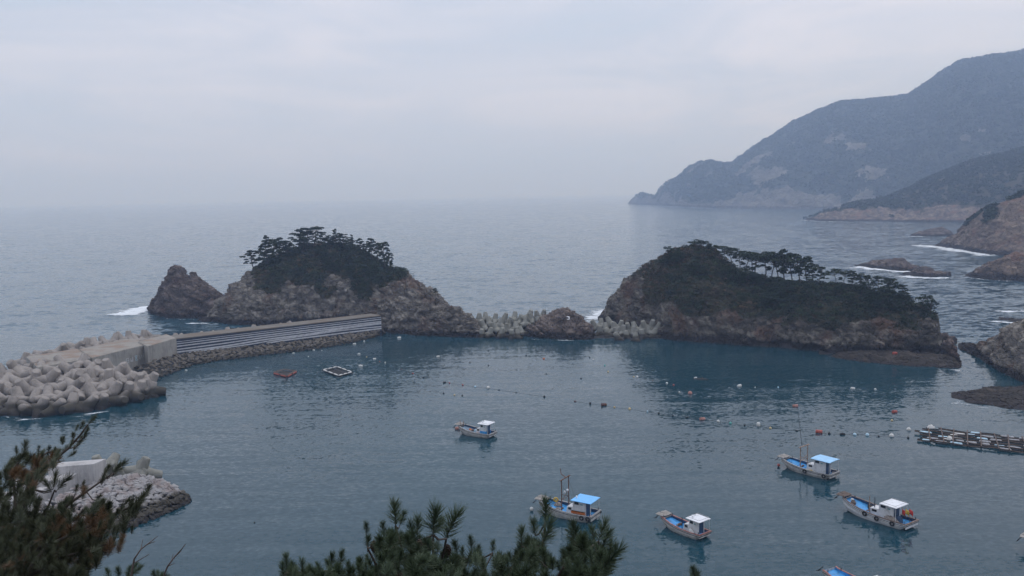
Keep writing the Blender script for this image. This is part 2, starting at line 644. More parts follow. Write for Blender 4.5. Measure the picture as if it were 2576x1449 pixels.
M['net'] = paint('net_heap', (0.30, 0.26, 0.23), 0.9, 0.35, 6.0, bumpd=0.05)
M['red'] = paint('red_cloth', (0.52, 0.035, 0.025), 0.7, 0.2, 4.0)
M['yellow'] = paint('yellow_plastic', (0.62, 0.40, 0.05), 0.6, 0.2, 4.0)
M['fwhite'] = paint('foam_float_white', (0.60, 0.59, 0.565), 0.7, 0.12, 3.0, dirt=(0.45, 0.42, 0.36))
M['fpink'] = paint('faded_pink_drum', (0.40, 0.19, 0.155), 0.6, 0.18, 3.0)
M['fred'] = paint('red_drum', (0.36, 0.075, 0.055), 0.6, 0.2, 3.0)
M['frust'] = paint('rust_drum', (0.12, 0.05, 0.035), 0.8, 0.3, 3.0)
M['fgreen'] = paint('teal_float', (0.12, 0.40, 0.36), 0.6, 0.2, 3.0)
M['fcream'] = paint('cream_float', (0.62, 0.48, 0.26), 0.7, 0.2, 3.0)
M['fgreyf'] = paint('grey_weathered_float', (0.36, 0.36, 0.37), 0.7, 0.25, 3.0)
M['flblue'] = paint('pale_blue_float', (0.45, 0.62, 0.72), 0.6, 0.1, 3.0)
M['dirt'] = paint('hillside_litter', (0.055, 0.045, 0.030), 0.95, 0.35, 0.8, bumpd=0.05)


def needle_mat(name, c, c2):
    m, t, b = new_mat(name)
    oi = N(t, 'ShaderNodeObjectInfo')
    a = N(t, 'ShaderNodeAttribute', attribute_name='tip')
    base = mixc(t, oi.outputs['Random'], c, c2)
    tipc = mixc(t, a.outputs['Fac'], base, tuple(min(1, x * 1.5 + 0.012) for x in c2))
    t.links.new(tipc, b.inputs['Base Color'])
    b.inputs['Roughness'].default_value = 0.55
    b.inputs['Specular IOR Level'].default_value = 0.35
    return m


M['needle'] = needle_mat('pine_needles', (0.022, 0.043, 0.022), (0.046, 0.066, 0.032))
M['needle_olive'] = needle_mat('olive_needles', (0.024, 0.034, 0.018), (0.046, 0.052, 0.024))  # olive is the needles' own colour on the lower left pines
M['needle_brown'] = needle_mat('dead_pine_needles', (0.060, 0.034, 0.014), (0.100, 0.052, 0.020))


def foam_mat():
    m, t, b = new_mat('sea_foam')
    p = geo_pos(t)
    n1 = noise(t, mapping(t, p, (0.55, 1, 1)), 0.34, 6, 0.72, 0.8)
    a = N(t, 'ShaderNodeAttribute', attribute_name='dens')
    f = maprange(t, math_(t, 'ADD', math_(t, 'MULTIPLY_ADD', n1, 3.6, -2.05), a.outputs['Fac']), 0.15, 0.75)
    t.links.new(f, b.inputs['Alpha'])
    b.inputs['Base Color'].default_value = (0.72, 0.75, 0.78, 1)
    b.inputs['Roughness'].default_value = 0.9
    b.inputs['Specular IOR Level'].default_value = 0.1
    return m


M['foam'] = foam_mat()

# ------------------------------------------------------------------ the sea
SEA = 20000.0
sea = link('sea', mesh_np('sea', [(-SEA, -600, 0), (SEA, -600, 0), (SEA, SEA, 0), (-SEA, SEA, 0)], [(0, 1, 2, 3)]), M['sea'])
tag(sea, kind='structure')


# ------------------------------------------------------------------ rock masses
def smooth01(t):
    t = np.clip(t, 0, 1)
    return t * t * (3 - 2 * t)


LAND = {}


def landform(name, base, top, th, mat, nu=160, nv=140, rf=0.45, cliff=(0.45, 0.14), amp=1.0, nsc=1.0, seed=1, veg=None, back=None,
             under=3.0, power=0.9, blocky=0.7, ledge=0.0):
    """A mass of rock standing in the water. base: its front waterline as seen, top: its crest as seen, th: metres front to back."""
    bx = np.array(base, float)
    tx = np.array(top, float)
    tharr = np.array(th if isinstance(th, list) else [(bx[0, 0], th), (bx[-1, 0], th)], float)
    x0, x1 = bx[0, 0], bx[-1, 0]
    us = np.linspace(x0, x1, nu)
    P = np.zeros((nu, nv, 3))
    veg_s = np.zeros((nu, nv))
    hfrac = np.zeros((nu, nv))
    s = np.linspace(-0.06, 2.06, nv)
    c, sc_ = cliff
    front = np.where(s < sc_, c * np.sign(s) * (np.abs(np.clip(s, -1, sc_)) / sc_) ** 0.8,
                     c + (1 - c) * np.sin(np.pi / 2 * np.clip((s - sc_) / (1 - sc_), 0, 1)) ** power)
    sb = 2 - s
    backp = np.where(sb < sc_, c * np.sign(sb) * (np.abs(np.clip(sb, -1, sc_)) / sc_) ** 0.8,
                     c + (1 - c) * np.sin(np.pi / 2 * np.clip((sb - sc_) / (1 - sc_), 0, 1)) ** power)
    g = np.where(s <= 1, front, backp)
    for i, x in enumerate(us):
        yb = np.interp(x, bx[:, 0], bx[:, 1])
        yt = np.interp(x, tx[:, 0], tx[:, 1])
        T = np.interp(x, tharr[:, 0], tharr[:, 1])
        F = on_z(x, yb, 0)
        d = hdir(x)
        rF = math.hypot(F[0], F[1])
        ridge = at_r(x, yt, rF + T * rf)
        hz = max(ridge[2], 0.15)
        # s in 0..1 spans front to ridge, 1..2 ridge to back
        run = np.where(s <= 1, s * T * rf, T * rf + (s - 1) * T * (1 - rf))
        P[i, :, 0] = F[0] + d[0] * run
        P[i, :, 1] = F[1] + d[1] * run
        P[i, :, 2] = np.where(g < 0, g / max(c, 1e-3) * under * 1.2, g * hz)
        hfrac[i] = g
    v = P.reshape(-1, 3)
    # surface normals from the grid
    du = np.gradient(P, axis=0)
    dv = np.gradient(P, axis=1)
    nrm = np.cross(du, dv)
    nrm /= np.maximum(np.linalg.norm(nrm, axis=2, keepdims=True), 1e-9)
    nrm = nrm.reshape(-1, 3)
    q = v / nsc
    # tilted strata and blocks
    A = np.array([[0.92, 0.1, -0.38], [-0.05, 0.99, 0.15], [0.38, -0.12, 0.92]])
    qs = q @ A.T
    f1, f2, cid, ft = worley(qs * np.array([0.16, 0.16, 0.25]), seed + 40)
    g1, g2, gid, gt = worley(qs * np.array([0.42, 0.42, 0.62]) + 5.1, seed + 60)
    k1, k2, kid, kt = worley(qs * np.array([1.0, 1.0, 1.5]) + 9.3, seed + 80)
    big = fbm(q * 0.09, 2, seed)
    rockd = (big * 1.3 + blocky * ((cid - 0.5) * 1.5 + ft * 1.7 + (gid - 0.5) * 0.8 + gt * 1.25 + (kid - 0.5) * 0.40 + kt * 0.65
             - 1.0 * np.clip(1 - (f2 - f1) / 0.10, 0, 1) - 0.55 * np.clip(1 - (g2 - g1) / 0.12, 0, 1)))
    vg = np.zeros(len(v))
    if veg is not None:
        vg = veg(v, hfrac.reshape(-1), us.repeat(nv), seed)
    k = amp * nsc * (1 - 0.55 * np.clip(vg, 0, 1))
    ends = smooth01(np.minimum((us - x0), (x1 - us)) / (0.05 * (x1 - x0))).repeat(nv)
    fade = (0.25 + 0.75 * ends) * (0.35 + 0.65 * smooth01((v[:, 2] + 1.0) / (2.5 * nsc)))
    v2 = v + nrm * (rockd * k * fade)[:, None]
    idx = np.arange(nu * nv).reshape(nu, nv)
    f = np.stack([idx[:-1, :-1], idx[1:, :-1], idx[1:, 1:], idx[:-1, 1:]], -1).reshape(-1, 4)
    me = mesh_np(name, v2, f, smooth=False)
    set_attr(me, 'veg', vg)
    o = link(name, me, mat)
    LAND[name if name not in LAND else o.name] = (v2.reshape(nu, nv, 3), vg.reshape(nu, nv), us, nrm.reshape(nu, nv, 3))
    return o


def no_veg(v, h, x, s):
    return np.zeros(len(v))


# far wooded headland and the spur in front of it
def hill_veg(v, h, x, s):
    n = fbm(v * 0.006, 4, s + 5)
    cl = fbm(v * 0.012 + 3, 4, s + 9)
    return np.clip(0.15 + (v[:, 2] - 6 - 95 * np.clip(fbm(v * 0.011, 4, s + 2) + .06, 0, 1)) / 14, 0, 1) * np.where((cl > 0.33) & (v[:, 2] < 190), 0.1, 1.0)


headland = landform('headland',
    base=[(1580, 513.5), (1600, 514), (1660, 517), (1730, 521), (1800, 524), (1950, 526), (2060, 526), (2200, 527), (2350, 528), (2700, 530)],
    top=[(1580, 512), (1592, 497), (1604, 488), (1618, 485), (1632, 491), (1650, 493), (1660, 482), (1675, 461), (1700, 450), (1735, 420), (1762, 409),
         (1790, 405), (1815, 413), (1838, 415), (1880, 385), (1930, 351), (1990, 312), (2050, 285), (2110, 261), (2150, 258), (2200, 254), (2240, 251), (2280, 244),
         (2330, 211), (2370, 184), (2400, 165), (2440, 158), (2480, 152), (2530, 146), (2576, 138), (2700, 126)],
    th=[(1580, 160), (1650, 250), (1800, 900), (2000, 1700), (2576, 2400), (2700, 2500)], mat=M['hill'], nu=330, nv=200, rf=0.55, cliff=(0.30, 0.16), amp=0.55, nsc=9.0,
    seed=3, veg=hill_veg, power=1.0, under=8)
tag(headland, kind='structure')
spur = landform('headland_spur',
    base=[(2022, 553), (2060, 556), (2150, 557), (2300, 558), (2430, 559), (2700, 562)],
    top=[(2022, 552), (2045, 545), (2080, 531), (2110, 525), (2140, 512), (2200, 503), (2230, 497), (2290, 472), (2350, 441), (2450, 402), (2576, 372), (2700, 350)],
    th=[(2022, 60), (2150, 260), (2400, 700), (2700, 900)], mat=M['redrock'], nu=240, nv=150, rf=0.5, cliff=(0.30, 0.14), amp=0.5, nsc=4.5,
    seed=5, veg=lambda v, h, x, s: np.clip((v[:, 2] - 9 - 40 * fbm(v * 0.022, 4, s)) / 8, 0, 1), under=6)
tag(spur, kind='structure')
slope = landform('coastal_slope',
    base=[(2350, 618), (2400, 624), (2440, 632), (2480, 639), (2530, 644), (2700, 650)],
    top=[(2350, 617), (2375, 603), (2400, 588), (2440, 552), (2470, 530), (2500, 515), (2540, 499), (2576, 484), (2700, 430)],
    th=[(2350, 25), (2450, 110), (2700, 260)], mat=M['redrock'], nu=170, nv=140, rf=0.5, cliff=(0.25, 0.15), amp=0.55, nsc=2.2,
    seed=8, veg=lambda v, h, x, s: np.clip((v[:, 2] - 30 - 16 * fbm(v * 0.05, 3, s) + np.where(x < 2500, 10, -8)) / 6, 0, 1), under=4)
tag(slope, kind='structure')

# the two pine islands
def left_veg(v, h, x, s):
    n = fbm(v * 0.09, 4, s + 5)
    lim = np.interp(x, [520, 600, 640, 700, 800, 900, 960, 1010, 1060, 1100], [40, 30, 17, 13.0, 12.0, 12.5, 13.5, 17, 26, 40])
    return np.clip(0.5 + (v[:, 2] - lim + n * 10.0) / 3.0, 0, 1)


left_island = landform('island',
    base=[(515, 806), (545, 812), (600, 817), (660, 818), (760, 812), (880, 806), (930, 822), (965, 836), (1050, 844), (1150, 849), (1214, 850)],
    top=[(515, 803), (530, 781), (558, 748), (575, 736), (592, 724), (606, 716), (625, 690), (650, 676), (690, 655), (730, 636), (780, 618), (850, 616), (900, 628),
         (950, 654), (980, 676), (1000, 680), (1015, 679), (1040, 700), (1090, 733), (1125, 765), (1160, 776), (1185, 789), (1203, 812), (1214, 843)],
    th=[(515, 10), (560, 26), (640, 55), (760, 78), (950, 70), (1100, 40), (1180, 22), (1214, 8)], mat=M['rock'], nu=300, nv=230, rf=0.46, cliff=(0.42, 0.16), amp=0.72, nsc=1.0,
    seed=21, veg=left_veg, blocky=1.15)
tag(left_island, kind='structure')


def right_veg(v, h, x, s):
    n = fbm(v * 0.09, 4, s + 5)
    lim = np.interp(x, [1500, 1590, 1640, 1750, 1900, 2050, 2200, 2300, 2360], [30, 18, 14, 10.8, 9.8, 8.8, 7.8, 7.6, 9.5])
    return np.clip(0.5 + (v[:, 2] - lim + n * 9.5) / 3.0, 0, 1)


right_island = landform('island',
    base=[(1504, 806), (1530, 815), (1600, 832), (1690, 857), (1800, 864), (1950, 874), (2070, 886), (2150, 893), (2250, 896), (2330, 893), (2372, 886)],
    top=[(1504, 803), (1512, 790), (1530, 768), (1560, 734), (1580, 708), (1600, 690), (1630, 668), (1660, 651), (1695, 634), (1740, 622), (1790, 634), (1850, 680), (1930, 708),
         (2000, 716), (2080, 719), (2130, 721), (2200, 733), (2270, 752), (2320, 775), (2345, 785), (2357, 794), (2361, 840), (2368, 868), (2372, 884)],
    th=[(1504, 8), (1560, 36), (1700, 66), (1900, 62), (2150, 50), (2300, 34), (2350, 18), (2372, 6)], mat=M['darkrock'], nu=330, nv=220, rf=0.46, cliff=(0.50, 0.15), amp=0.72, nsc=1.0,
    seed=33, veg=right_veg, blocky=1.15)
tag(right_island, kind='structure')


def rock_thing(label, base, top, th, mat='stack', **kw):
    kw.setdefault('seed', random.randint(1, 999))
    kw.setdefault('nu', 110)
    kw.setdefault('nv', 90)
    kw.setdefault('cliff', (0.40, 0.18))
    kw.setdefault('amp', 0.6)
    kw.setdefault('under', 2.5)
    o = landform('rock', base, top, th, M[mat], **kw)
    tag(o, label, 'rock')
    return o


rock_thing('tall pointed reddish sea stack left of the pine-topped island',
    base=[(368, 777), (385, 792), (420, 800), (480, 801), (540, 797), (578, 788)],
    top=[(368, 776), (380, 764), (398, 745), (405, 720), (418, 703), (430, 684), (437, 674), (452, 671), (466, 678), (478, 692), (490, 686), (505, 693), (530, 712), (556, 734), (570, 744), (578, 760)],
    th=[(368, 6), (440, 30), (520, 28), (578, 10)], nu=170, nv=140, seed=51, amp=0.5, blocky=0.9, power=0.8)
rock_thing('low dark rock awash at the left foot of the pine island',
    base=[(486, 804), (510, 810), (545, 809)], top=[(486, 803), (500, 797), (525, 793), (545, 800)], th=12, seed=52, nu=60, nv=50)
mid_rock = rock_thing('reddish rock painted with a white figure between the two tetrapod heaps',
    base=[(1312, 842), (1345, 850), (1400, 853), (1450, 855), (1495, 853)],
    top=[(1312, 841), (1328, 822), (1345, 812), (1362, 797), (1385, 789), (1410, 783), (1432, 781), (1448, 784), (1464, 795), (1470, 812), (1484, 822), (1495, 850)],
    th=[(1312, 8), (1400, 24), (1495, 8)], seed=53, nu=130, nv=110, amp=0.6, blocky=1.0, mat='midrock')
rock_thing('long dark rock ringed by surf, the farther of two in the channel',
    base=[(2150, 668), (2190, 674), (2230, 678), (2290, 683), (2332, 684)],
    top=[(2150, 667), (2175, 664), (2192, 657), (2225, 653), (2255, 649), (2272, 650), (2292, 661), (2310, 668), (2332, 682)], th=[(2150, 8), (2240, 34), (2332, 10)], seed=54, nsc=1.4, amp=0.35)
rock_thing('dark rock with a square end, the nearer of two in the surfy channel',
    base=[(2262, 692), (2300, 694), (2340, 697), (2393, 696)],
    top=[(2262, 691), (2292, 683), (2312, 673), (2330, 669), (2345, 676), (2352, 683), (2375, 685), (2391, 682), (2393, 690)], th=[(2262, 6), (2320, 20), (2393, 8)], seed=55, nsc=1.2, amp=0.3)
rock_thing('low far rock off the foot of the bare coastal slope',
    base=[(2288, 593), (2330, 594), (2400, 594)], top=[(2288, 592), (2315, 583), (2345, 576), (2370, 573), (2390, 581), (2400, 590)], th=[(2288, 15), (2350, 50), (2400, 20)], seed=56, nsc=2.0, amp=0.35)
rock_thing('rounded tan rock spur at the right edge beyond the channel',
    base=[(2428, 695), (2470, 702), (2530, 707), (2700, 712)], top=[(2428, 694), (2445, 682), (2470, 670), (2500, 655), (2535, 640), (2576, 630), (2700, 600)], th=[(2428, 12), (2520, 60), (2700, 120)], mat='redrock', seed=57, nsc=1.5, nu=130)
rock_thing('small surf-washed rock at the right edge of the channel',
    base=[(2512, 806), (2545, 809), (2620, 812)], top=[(2512, 805), (2530, 803), (2555, 804), (2620, 798)], th=8, seed=58, nu=60, nv=50, amp=0.25)
rock_thing('little dark rock wedged behind the right shore bluff',
    base=[(2545, 827), (2580, 830), (2640, 832)], top=[(2545, 826), (2560, 822), (2580, 819), (2640, 812)], th=10, seed=59, nu=60, nv=50, amp=0.3)
rock_thing('brown rocky bluff rising on the right shore beside the narrow channel',
    base=[(2410, 876), (2450, 895), (2480, 915), (2530, 943), (2576, 962), (2700, 1010)],
    top=[(2410, 873), (2430, 869), (2445, 872), (2465, 864), (2482, 868), (2498, 850), (2520, 836), (2545, 828), (2576, 818), (2700, 790)],
    th=[(2410, 8), (2500, 30), (2700, 70)], mat='rock', seed=60, nu=150, nv=130, veg=lambda v, h, x, s: np.clip(0.2 + (v[:, 2] - 9 + 6 * fbm(v * 0.1, 3, s)) / 5, 0, 0.8))
rock_thing('flat weedy brown reef awash near the right edge of the bay',
    base=[(2393, 1001), (2430, 1013), (2490, 1022), (2540, 1030), (2600, 1036), (2700, 1040)],
    top=[(2393, 1000), (2415, 994), (2450, 992), (2480, 985), (2495, 989), (2510, 992), (2535, 987), (2560, 990), (2600, 990), (2700, 985)], th=[(2393, 6), (2500, 22), (2700, 34)], mat='reef', seed=61, nu=140, nv=90,
    amp=0.3, cliff=(0.6, 0.3))
rock_thing('thin sliver of reef just breaking the surface beyond the flat reef',
    base=[(2470, 982), (2500, 983), (2530, 984)], top=[(2470, 981), (2485, 979), (2510, 978), (2530, 982)], th=4, mat='reef', seed=62, nu=40, nv=30, amp=0.12)
rock_thing('dark flat tidal shelf along the right foot of the larger island',
    base=[(2060, 892), (2110, 902), (2180, 912), (2260, 919), (2340, 924), (2395, 927), (2418, 926)],
    top=[(2060, 890), (2100, 888), (2140, 884), (2190, 881), (2230, 883), (2280, 886), (2330, 889), (2380, 893), (2405, 900), (2418, 918)], th=[(2060, 8), (2200, 18), (2340, 22), (2418, 8)], mat='reef', seed=63, nu=160, nv=90,
    amp=0.35, cliff=(0.75, 0.35), rf=0.6)
rock_thing('steep narrow pinnacle at the right end of the tidal shelf',
    base=[(2362, 890), (2380, 905), (2400, 912), (2419, 921)], top=[(2362, 888), (2372, 868), (2383, 852), (2392, 850), (2400, 866), (2408, 884), (2419, 912)], th=[(2362, 6), (2392, 12), (2419, 6)], mat='stack', seed=64, nu=80, nv=70)
rock_thing('round dark boulder in the gap behind the narrow pinnacle',
    base=[(2349, 862), (2370, 866), (2392, 868), (2408, 866)], top=[(2349, 858), (2358, 845), (2375, 836), (2388, 842), (2400, 848), (2408, 860)], th=10, seed=65, nu=70, nv=60)

# painted figure on the middle rock
def stroke_text(name, strokes, O, ux, uz, wid, thick, mat, parent, nrm):
    mb = MB()
    O, ux, uz, nrm = map(Vector, (O, ux, uz, nrm))
    for st in strokes:
        pts = [O + ux * a + uz * b for a, b in st]
        for k in range(len(pts)):
            pass
        L, Rr = [], []
        for i, p in enumerate(pts):
            d = (pts[min(i + 1, len(pts) - 1)] - pts[max(i - 1, 0)]).normalized()
            n = d.cross(nrm).normalized() * wid / 2
            L.append(p + n)
            Rr.append(p - n)
        for i in range(len(pts) - 1):
            mb.hexa([L[i], Rr[i], Rr[i + 1], L[i + 1]], [q + nrm * thick for q in (L[i], Rr[i], Rr[i + 1], L[i + 1])])
    return mb.build(name, mat, parent)


def hug(strokes, O, ux, uz, wid, thick, mat, name, parent, land):
    """paint strokes laid onto an uneven rock face (nearest surface along the view)"""
    g = land[0].reshape(-1, 3)
    mb = MB()
    for st in strokes:
        pts = []
        for i in range(len(st) - 1):
            for t in np.linspace(0, 1, 5)[(0 if i == 0 else 1):]:
                pts.append(np.array(st[i]) * (1 - t) + np.array(st[i + 1]) * t)
        L, Rr = [], []
        for i, p in enumerate(pts):
            d = pts[min(i + 1, len(pts) - 1)] - pts[max(i - 1, 0)]
            d = d / max(np.linalg.norm(d), 1e-6)
            n = np.array([-d[1], d[0]]) * wid / 2
            for lst, q in ((L, p + n), (Rr, p - n)):
                x, y = O[0] + q[0], O[1] - q[1]
                dd = ray(x, y)
                dd = dd / np.linalg.norm(dd)
                w = g - EYE
                tt = w @ dd
                off = np.linalg.norm(w - tt[:, None] * dd, axis=1)
                near = np.where(off < 0.6)[0]
                t_ = tt[near].min() if len(near) else tt[np.argmin(off)]
                lst.append(EYE + dd * (t_ - 0.12))
        for i in range(len(pts) - 1):
            dd = -ray(*O)
            dd /= np.linalg.norm(dd)
            q = [L[i], Rr[i], Rr[i + 1], L[i + 1]]
            mb.hexa([Vector(a) for a in q], [Vector(a + dd * 0.03) for a in q])
    return mb.build(name, mat, parent)


hug([[(-3.2, 6.2), (1.0, 6.8), (3.4, 5.6), (3.0, 3.6), (0.2, 3.2), (3.2, 2.4), (3.6, 0.6), (1.0, -0.6), (-2.8, 0.0)]], (1429, 803), None, None, 1.6, 0.03,
    M['roofwhite'], 'painted_figure', mid_rock, LAND[mid_rock.name] if mid_rock.name in LAND else LAND['rock'])


# ------------------------------------------------------------------ shrubs and woods (leaf-sized faces)
def leaf_cloud(centers, radii, n_each, size, cols, flat=0.7, seed=1, up=0.35):
    """triangles spread through low domes round each centre; returns verts, tris, colours"""
    r = np.random.default_rng(seed)
    nC = len(centers)
    n = nC * n_each
    c = np.repeat(centers, n_each, axis=0)
    rad = np.repeat(radii, n_each)[:, None]
    d = r.normal(size=(n, 3))
    d /= np.linalg.norm(d, axis=1, keepdims=True)
    d[:, 2] = np.abs(d[:, 2]) * 1.0 - 0.15
    rr = r.uniform(0.45, 1.0, (n, 1)) ** 0.6
    p = c + d * rr * rad * np.array([1, 1, flat])
    a = r.normal(size=(n, 3)) + d * 0.2
    a[:, 2] *= up
    a /= np.linalg.norm(a, axis=1, keepdims=True)
    b = np.cross(a, d + r.normal(size=(n, 3)) * 0.6)
    b /= np.maximum(np.linalg.norm(b, axis=1, keepdims=True), 1e-6)
    sz = np.repeat(np.broadcast_to(size, (nC,)), n_each)[:, None] * r.uniform(0.6, 1.4, (n, 1))
    v = np.stack([p - a * sz * 0.5 - b * sz * 0.35, p + a * sz * 0.6, p - a * sz * 0.3 + b * sz * 0.45], 1).reshape(-1, 3)
    f = np.arange(n * 3).reshape(n, 3)
    k = np.repeat(cols, n_each, axis=0) * r.uniform(0.65, 1.35, (n, 1))
    return v, f, np.repeat(k, 3, axis=0)


def sample_land(key, count, vmin, seed, zmin=-9):
    P, vg, us, nr = LAND[key]
    r = np.random.default_rng(seed)
    c = ((P[:-1, :-1] + P[1:, 1:]) / 2).reshape(-1, 3)
    ar = np.linalg.norm(np.cross(P[1:, :-1] - P[:-1, :-1], P[:-1, 1:] - P[:-1, :-1]), axis=2).reshape(-1)
    g = vg[:-1, :-1].reshape(-1)
    w = ar * np.clip((g - vmin) / (1 - vmin), 0, 1) * (c[:, 2] > zmin)
    i = r.choice(len(c), size=count, p=w / w.sum())
    return c[i] + r.normal(size=(count, 3)) * 0.3, g[i]


PAL = np.array([(0.018, 0.030, 0.017), (0.026, 0.038, 0.018), (0.014, 0.024, 0.016), (0.058, 0.044, 0.024), (0.075, 0.050, 0.030), (0.040, 0.044, 0.020)])


def shrubs(key, count, seed, label, brown=0.3, rad=(0.7, 1.9), n_each=46, size=0.42, vmin=0.35):
    c, g = sample_land(key, count, vmin, seed)
    r = np.random.default_rng(seed)
    nb = fbm(c * 0.07, 3, seed + 2)
    isb = r.uniform(size=count) + nb * 0.9 < brown
    ci = np.where(isb, r.integers(3, 6, count), r.integers(0, 3, count))
    radii = r.uniform(rad[0], rad[1], count) * np.where(isb, 0.7, 1.0)
    radii = np.where(r.uniform(size=count) < .06, radii * 1.5, radii)
    v, f, k = leaf_cloud(c + np.array([0, 0, 0.2]), radii, n_each, size, PAL[ci] * r.uniform(.55, 1.7, (count, 1)), 0.75, seed)
    me = mesh_np('shrub_cover', v, f)
    set_col(me, 'col', k)
    o = link('shrub_cover', me, M['leaf'])
    tag(o, label, 'shrubs', kind='stuff')
    return o


shrubs('island', 2300, 5, 'dark evergreen shrubs and dry brush mantling the left island', brown=0.05)
shrubs('island.001', 2900, 6, 'dark shrubs and brown winter brush covering the right island', brown=0.14, rad=(0.5, 1.6))
# scattered tufts on the rocky ledges
shrubs('island', 480, 15, 'scattered brown tufts on ledges of the left island cliff', brown=0.75, rad=(0.3, 0.8), n_each=24, vmin=0.05, size=0.32)
shrubs('island.001', 700, 16, 'scattered brown tufts on ledges of the right island cliff', brown=0.75, rad=(0.3, 0.8), n_each=24, vmin=0.05, size=0.32)


def woods(key, count, seed, label, rad, size, vmin=0.5, n_each=14):
    c, g = sample_land(key, count, vmin, seed)
    r = np.random.default_rng(seed)
    ci = r.integers(0, 3, count)
    v, f, k = leaf_cloud(c, r.uniform(rad * 0.6, rad * 1.3, count), n_each, size, PAL[ci] * 1.1, 0.9, seed)
    me = mesh_np('woodland', v, f)
    set_col(me, 'col', k)
    o = link('woodland', me, M['leaf'])
    tag(o, label, 'woodland', kind='stuff')


woods('headland', 15000, 7, 'hazy blue-grey forest over the far headland', 8.0, 4.6, n_each=22)
woods('headland_spur', 5000, 8, 'darker forest on the nearer wooded spur', 4.5, 2.8, n_each=22)
woods('coastal_slope', 1500, 9, 'dark scrub along the top of the bare coastal slope', 2.6, 1.8)


# ------------------------------------------------------------------ wind-shaped pines on the islands
def surf_z(key, X, Y):
    P = LAND[key][0].reshape(-1, 3)
    d = (P[:, 0] - X) ** 2 + (P[:, 1] - Y) ** 2
    return P[np.argmin(d), 2]


def pine_meshes(kind, seed, h=1.0):
    """unit-height pine: returns trunk mesh and crown mesh"""
    r = random.Random(seed)
    nr = np.random.default_rng(seed)
    tb = MB()
    lean = r.uniform(-0.12, 0.12) + (0.2 if kind == 'lean' else 0)
    ly = r.uniform(-0.08, 0.08)
    pts, rad = [], []
    for i in range(8):
        t = i / 7
        pts.append(Vector((lean * t + 0.03 * math.sin(t * 7 + seed), ly * t + 0.03 * math.sin(t * 5 + seed * 2), t * 0.96 - 0.04)))
        rad.append(0.026 * (1 - 0.8 * t) + 0.003)
    tb.tube(pts, rad, 6)

    def tp(t):
        k = min(int(t * 7), 6)
        return pts[k].lerp(pts[k + 1], t * 7 - k)
    pads = []
    if kind == 'umbrella':
        for k in range(9):
            t = r.uniform(0.55, 0.82)
            a = k * 2.4 + r.uniform(-0.4, 0.4)
            L = r.uniform(0.15, 0.46)
            e = tp(t) + Vector((math.cos(a) * L, math.sin(a) * L, 0.16 + r.uniform(0, 0.08) - L * 0.12))
            tb.tube([tp(t), tp(t).lerp(e, 0.5) + Vector((0, 0, -0.02)), e], [0.012, 0.009, 0.004], 5)
            pads.append((e, r.uniform(0.13, 0.22), 0.22))
        pads.append((tp(0.99), 0.2, 0.25))
        for k in range(2):
            t = r.uniform(0.3, 0.5)
            a = r.uniform(0, 6.28)
            e = tp(t) + Vector((math.cos(a) * 0.3, math.sin(a) * 0.3, 0.05))
            tb.tube([tp(t), e], [0.009, 0.003], 5)
            pads.append((e, 0.11, 0.25))
    elif kind == 'tiered':
        nl = 8
        for l in range(nl):
            t = 0.22 + 0.72 * l / (nl - 1)
            w = 0.40 * (1 - 0.75 * l / (nl - 1)) + 0.04
            for k in range(4 if l < 6 else 2):
                a = l * 1.1 + k * 1.57 + r.uniform(-0.5, 0.5)
                L = w * r.uniform(0.6, 1.1)
                e = tp(t) + Vector((math.cos(a) * L, math.sin(a) * L, r.uniform(-0.02, 0.05)))
                tb.tube([tp(t), e], [0.009, 0.003], 4)
                pads.append((e.lerp(tp(t), 0.25), max(0.06, w * 0.42), 0.20))
        pads.append((tp(1.0), 0.05, 0.9))
    else:
        nl = 7
        for l in range(nl):
            t = 0.35 + 0.6 * l / (nl - 1)
            w = 0.36 * (1 - 0.5 * (l / (nl - 1)) ** 2)
            for k in range(3):
                a = l * 1.9 + k * 2.1 + r.uniform(-0.6, 0.6)
                L = w * r.uniform(0.35, 1.25)
                e = tp(t) + Vector((math.cos(a) * L + (0.12 if kind == 'lean' else 0), math.sin(a) * L, r.uniform(0.0, 0.08)))
                tb.tube([tp(t), tp(t).lerp(e, 0.5) + Vector((0, 0, -0.015)), e], [0.010, 0.007, 0.003], 4)
                pads.append((e, r.uniform(0.09, 0.17), 0.24))
        pads.append((tp(1.0), 0.13, 0.35))
    tm = tb.mesh('trunk')
    tm.materials.append(M['bark'])
    cs = np.array([list(p[0]) for p in pads])
    rs = np.array([p[1] for p in pads])
    cols = PAL[nr.integers(0, 3, len(pads))] * 1.25
    v, f, k = leaf_cloud(cs, rs * 1.0, 110, 0.055, cols, 0.50, seed, up=0.25)
    cm = mesh_np('crown', v, f)
    set_col(cm, 'col', k)
    cm.materials.append(M['leaf'])
    return tm, cm


PINES = {k: [pine_meshes(k, s + 10 * i) for s in range(1, 4)] for i, k in enumerate(('umbrella', 'tiered', 'layer', 'lean'))}
bare_mb = MB()
for k in range(12):
    a = k * 1.3
    t = 0.3 + 0.05 * k
    bare_mb.tube([(0, 0, t), (0.22 * math.cos(a), 0.22 * math.sin(a), t + 0.2), (0.36 * math.cos(a + 0.4), 0.36 * math.sin(a + 0.4), t + 0.3)], [0.010, 0.006, 0.002], 4)
bare_mb.tube([(0, 0, -0.04), (0.03, 0.01, 0.4), (0, 0.03, 0.95)], [0.022, 0.016, 0.004], 6)
BARE = bare_mb.mesh('bare_crown')
BARE.materials.append(M['twig'])

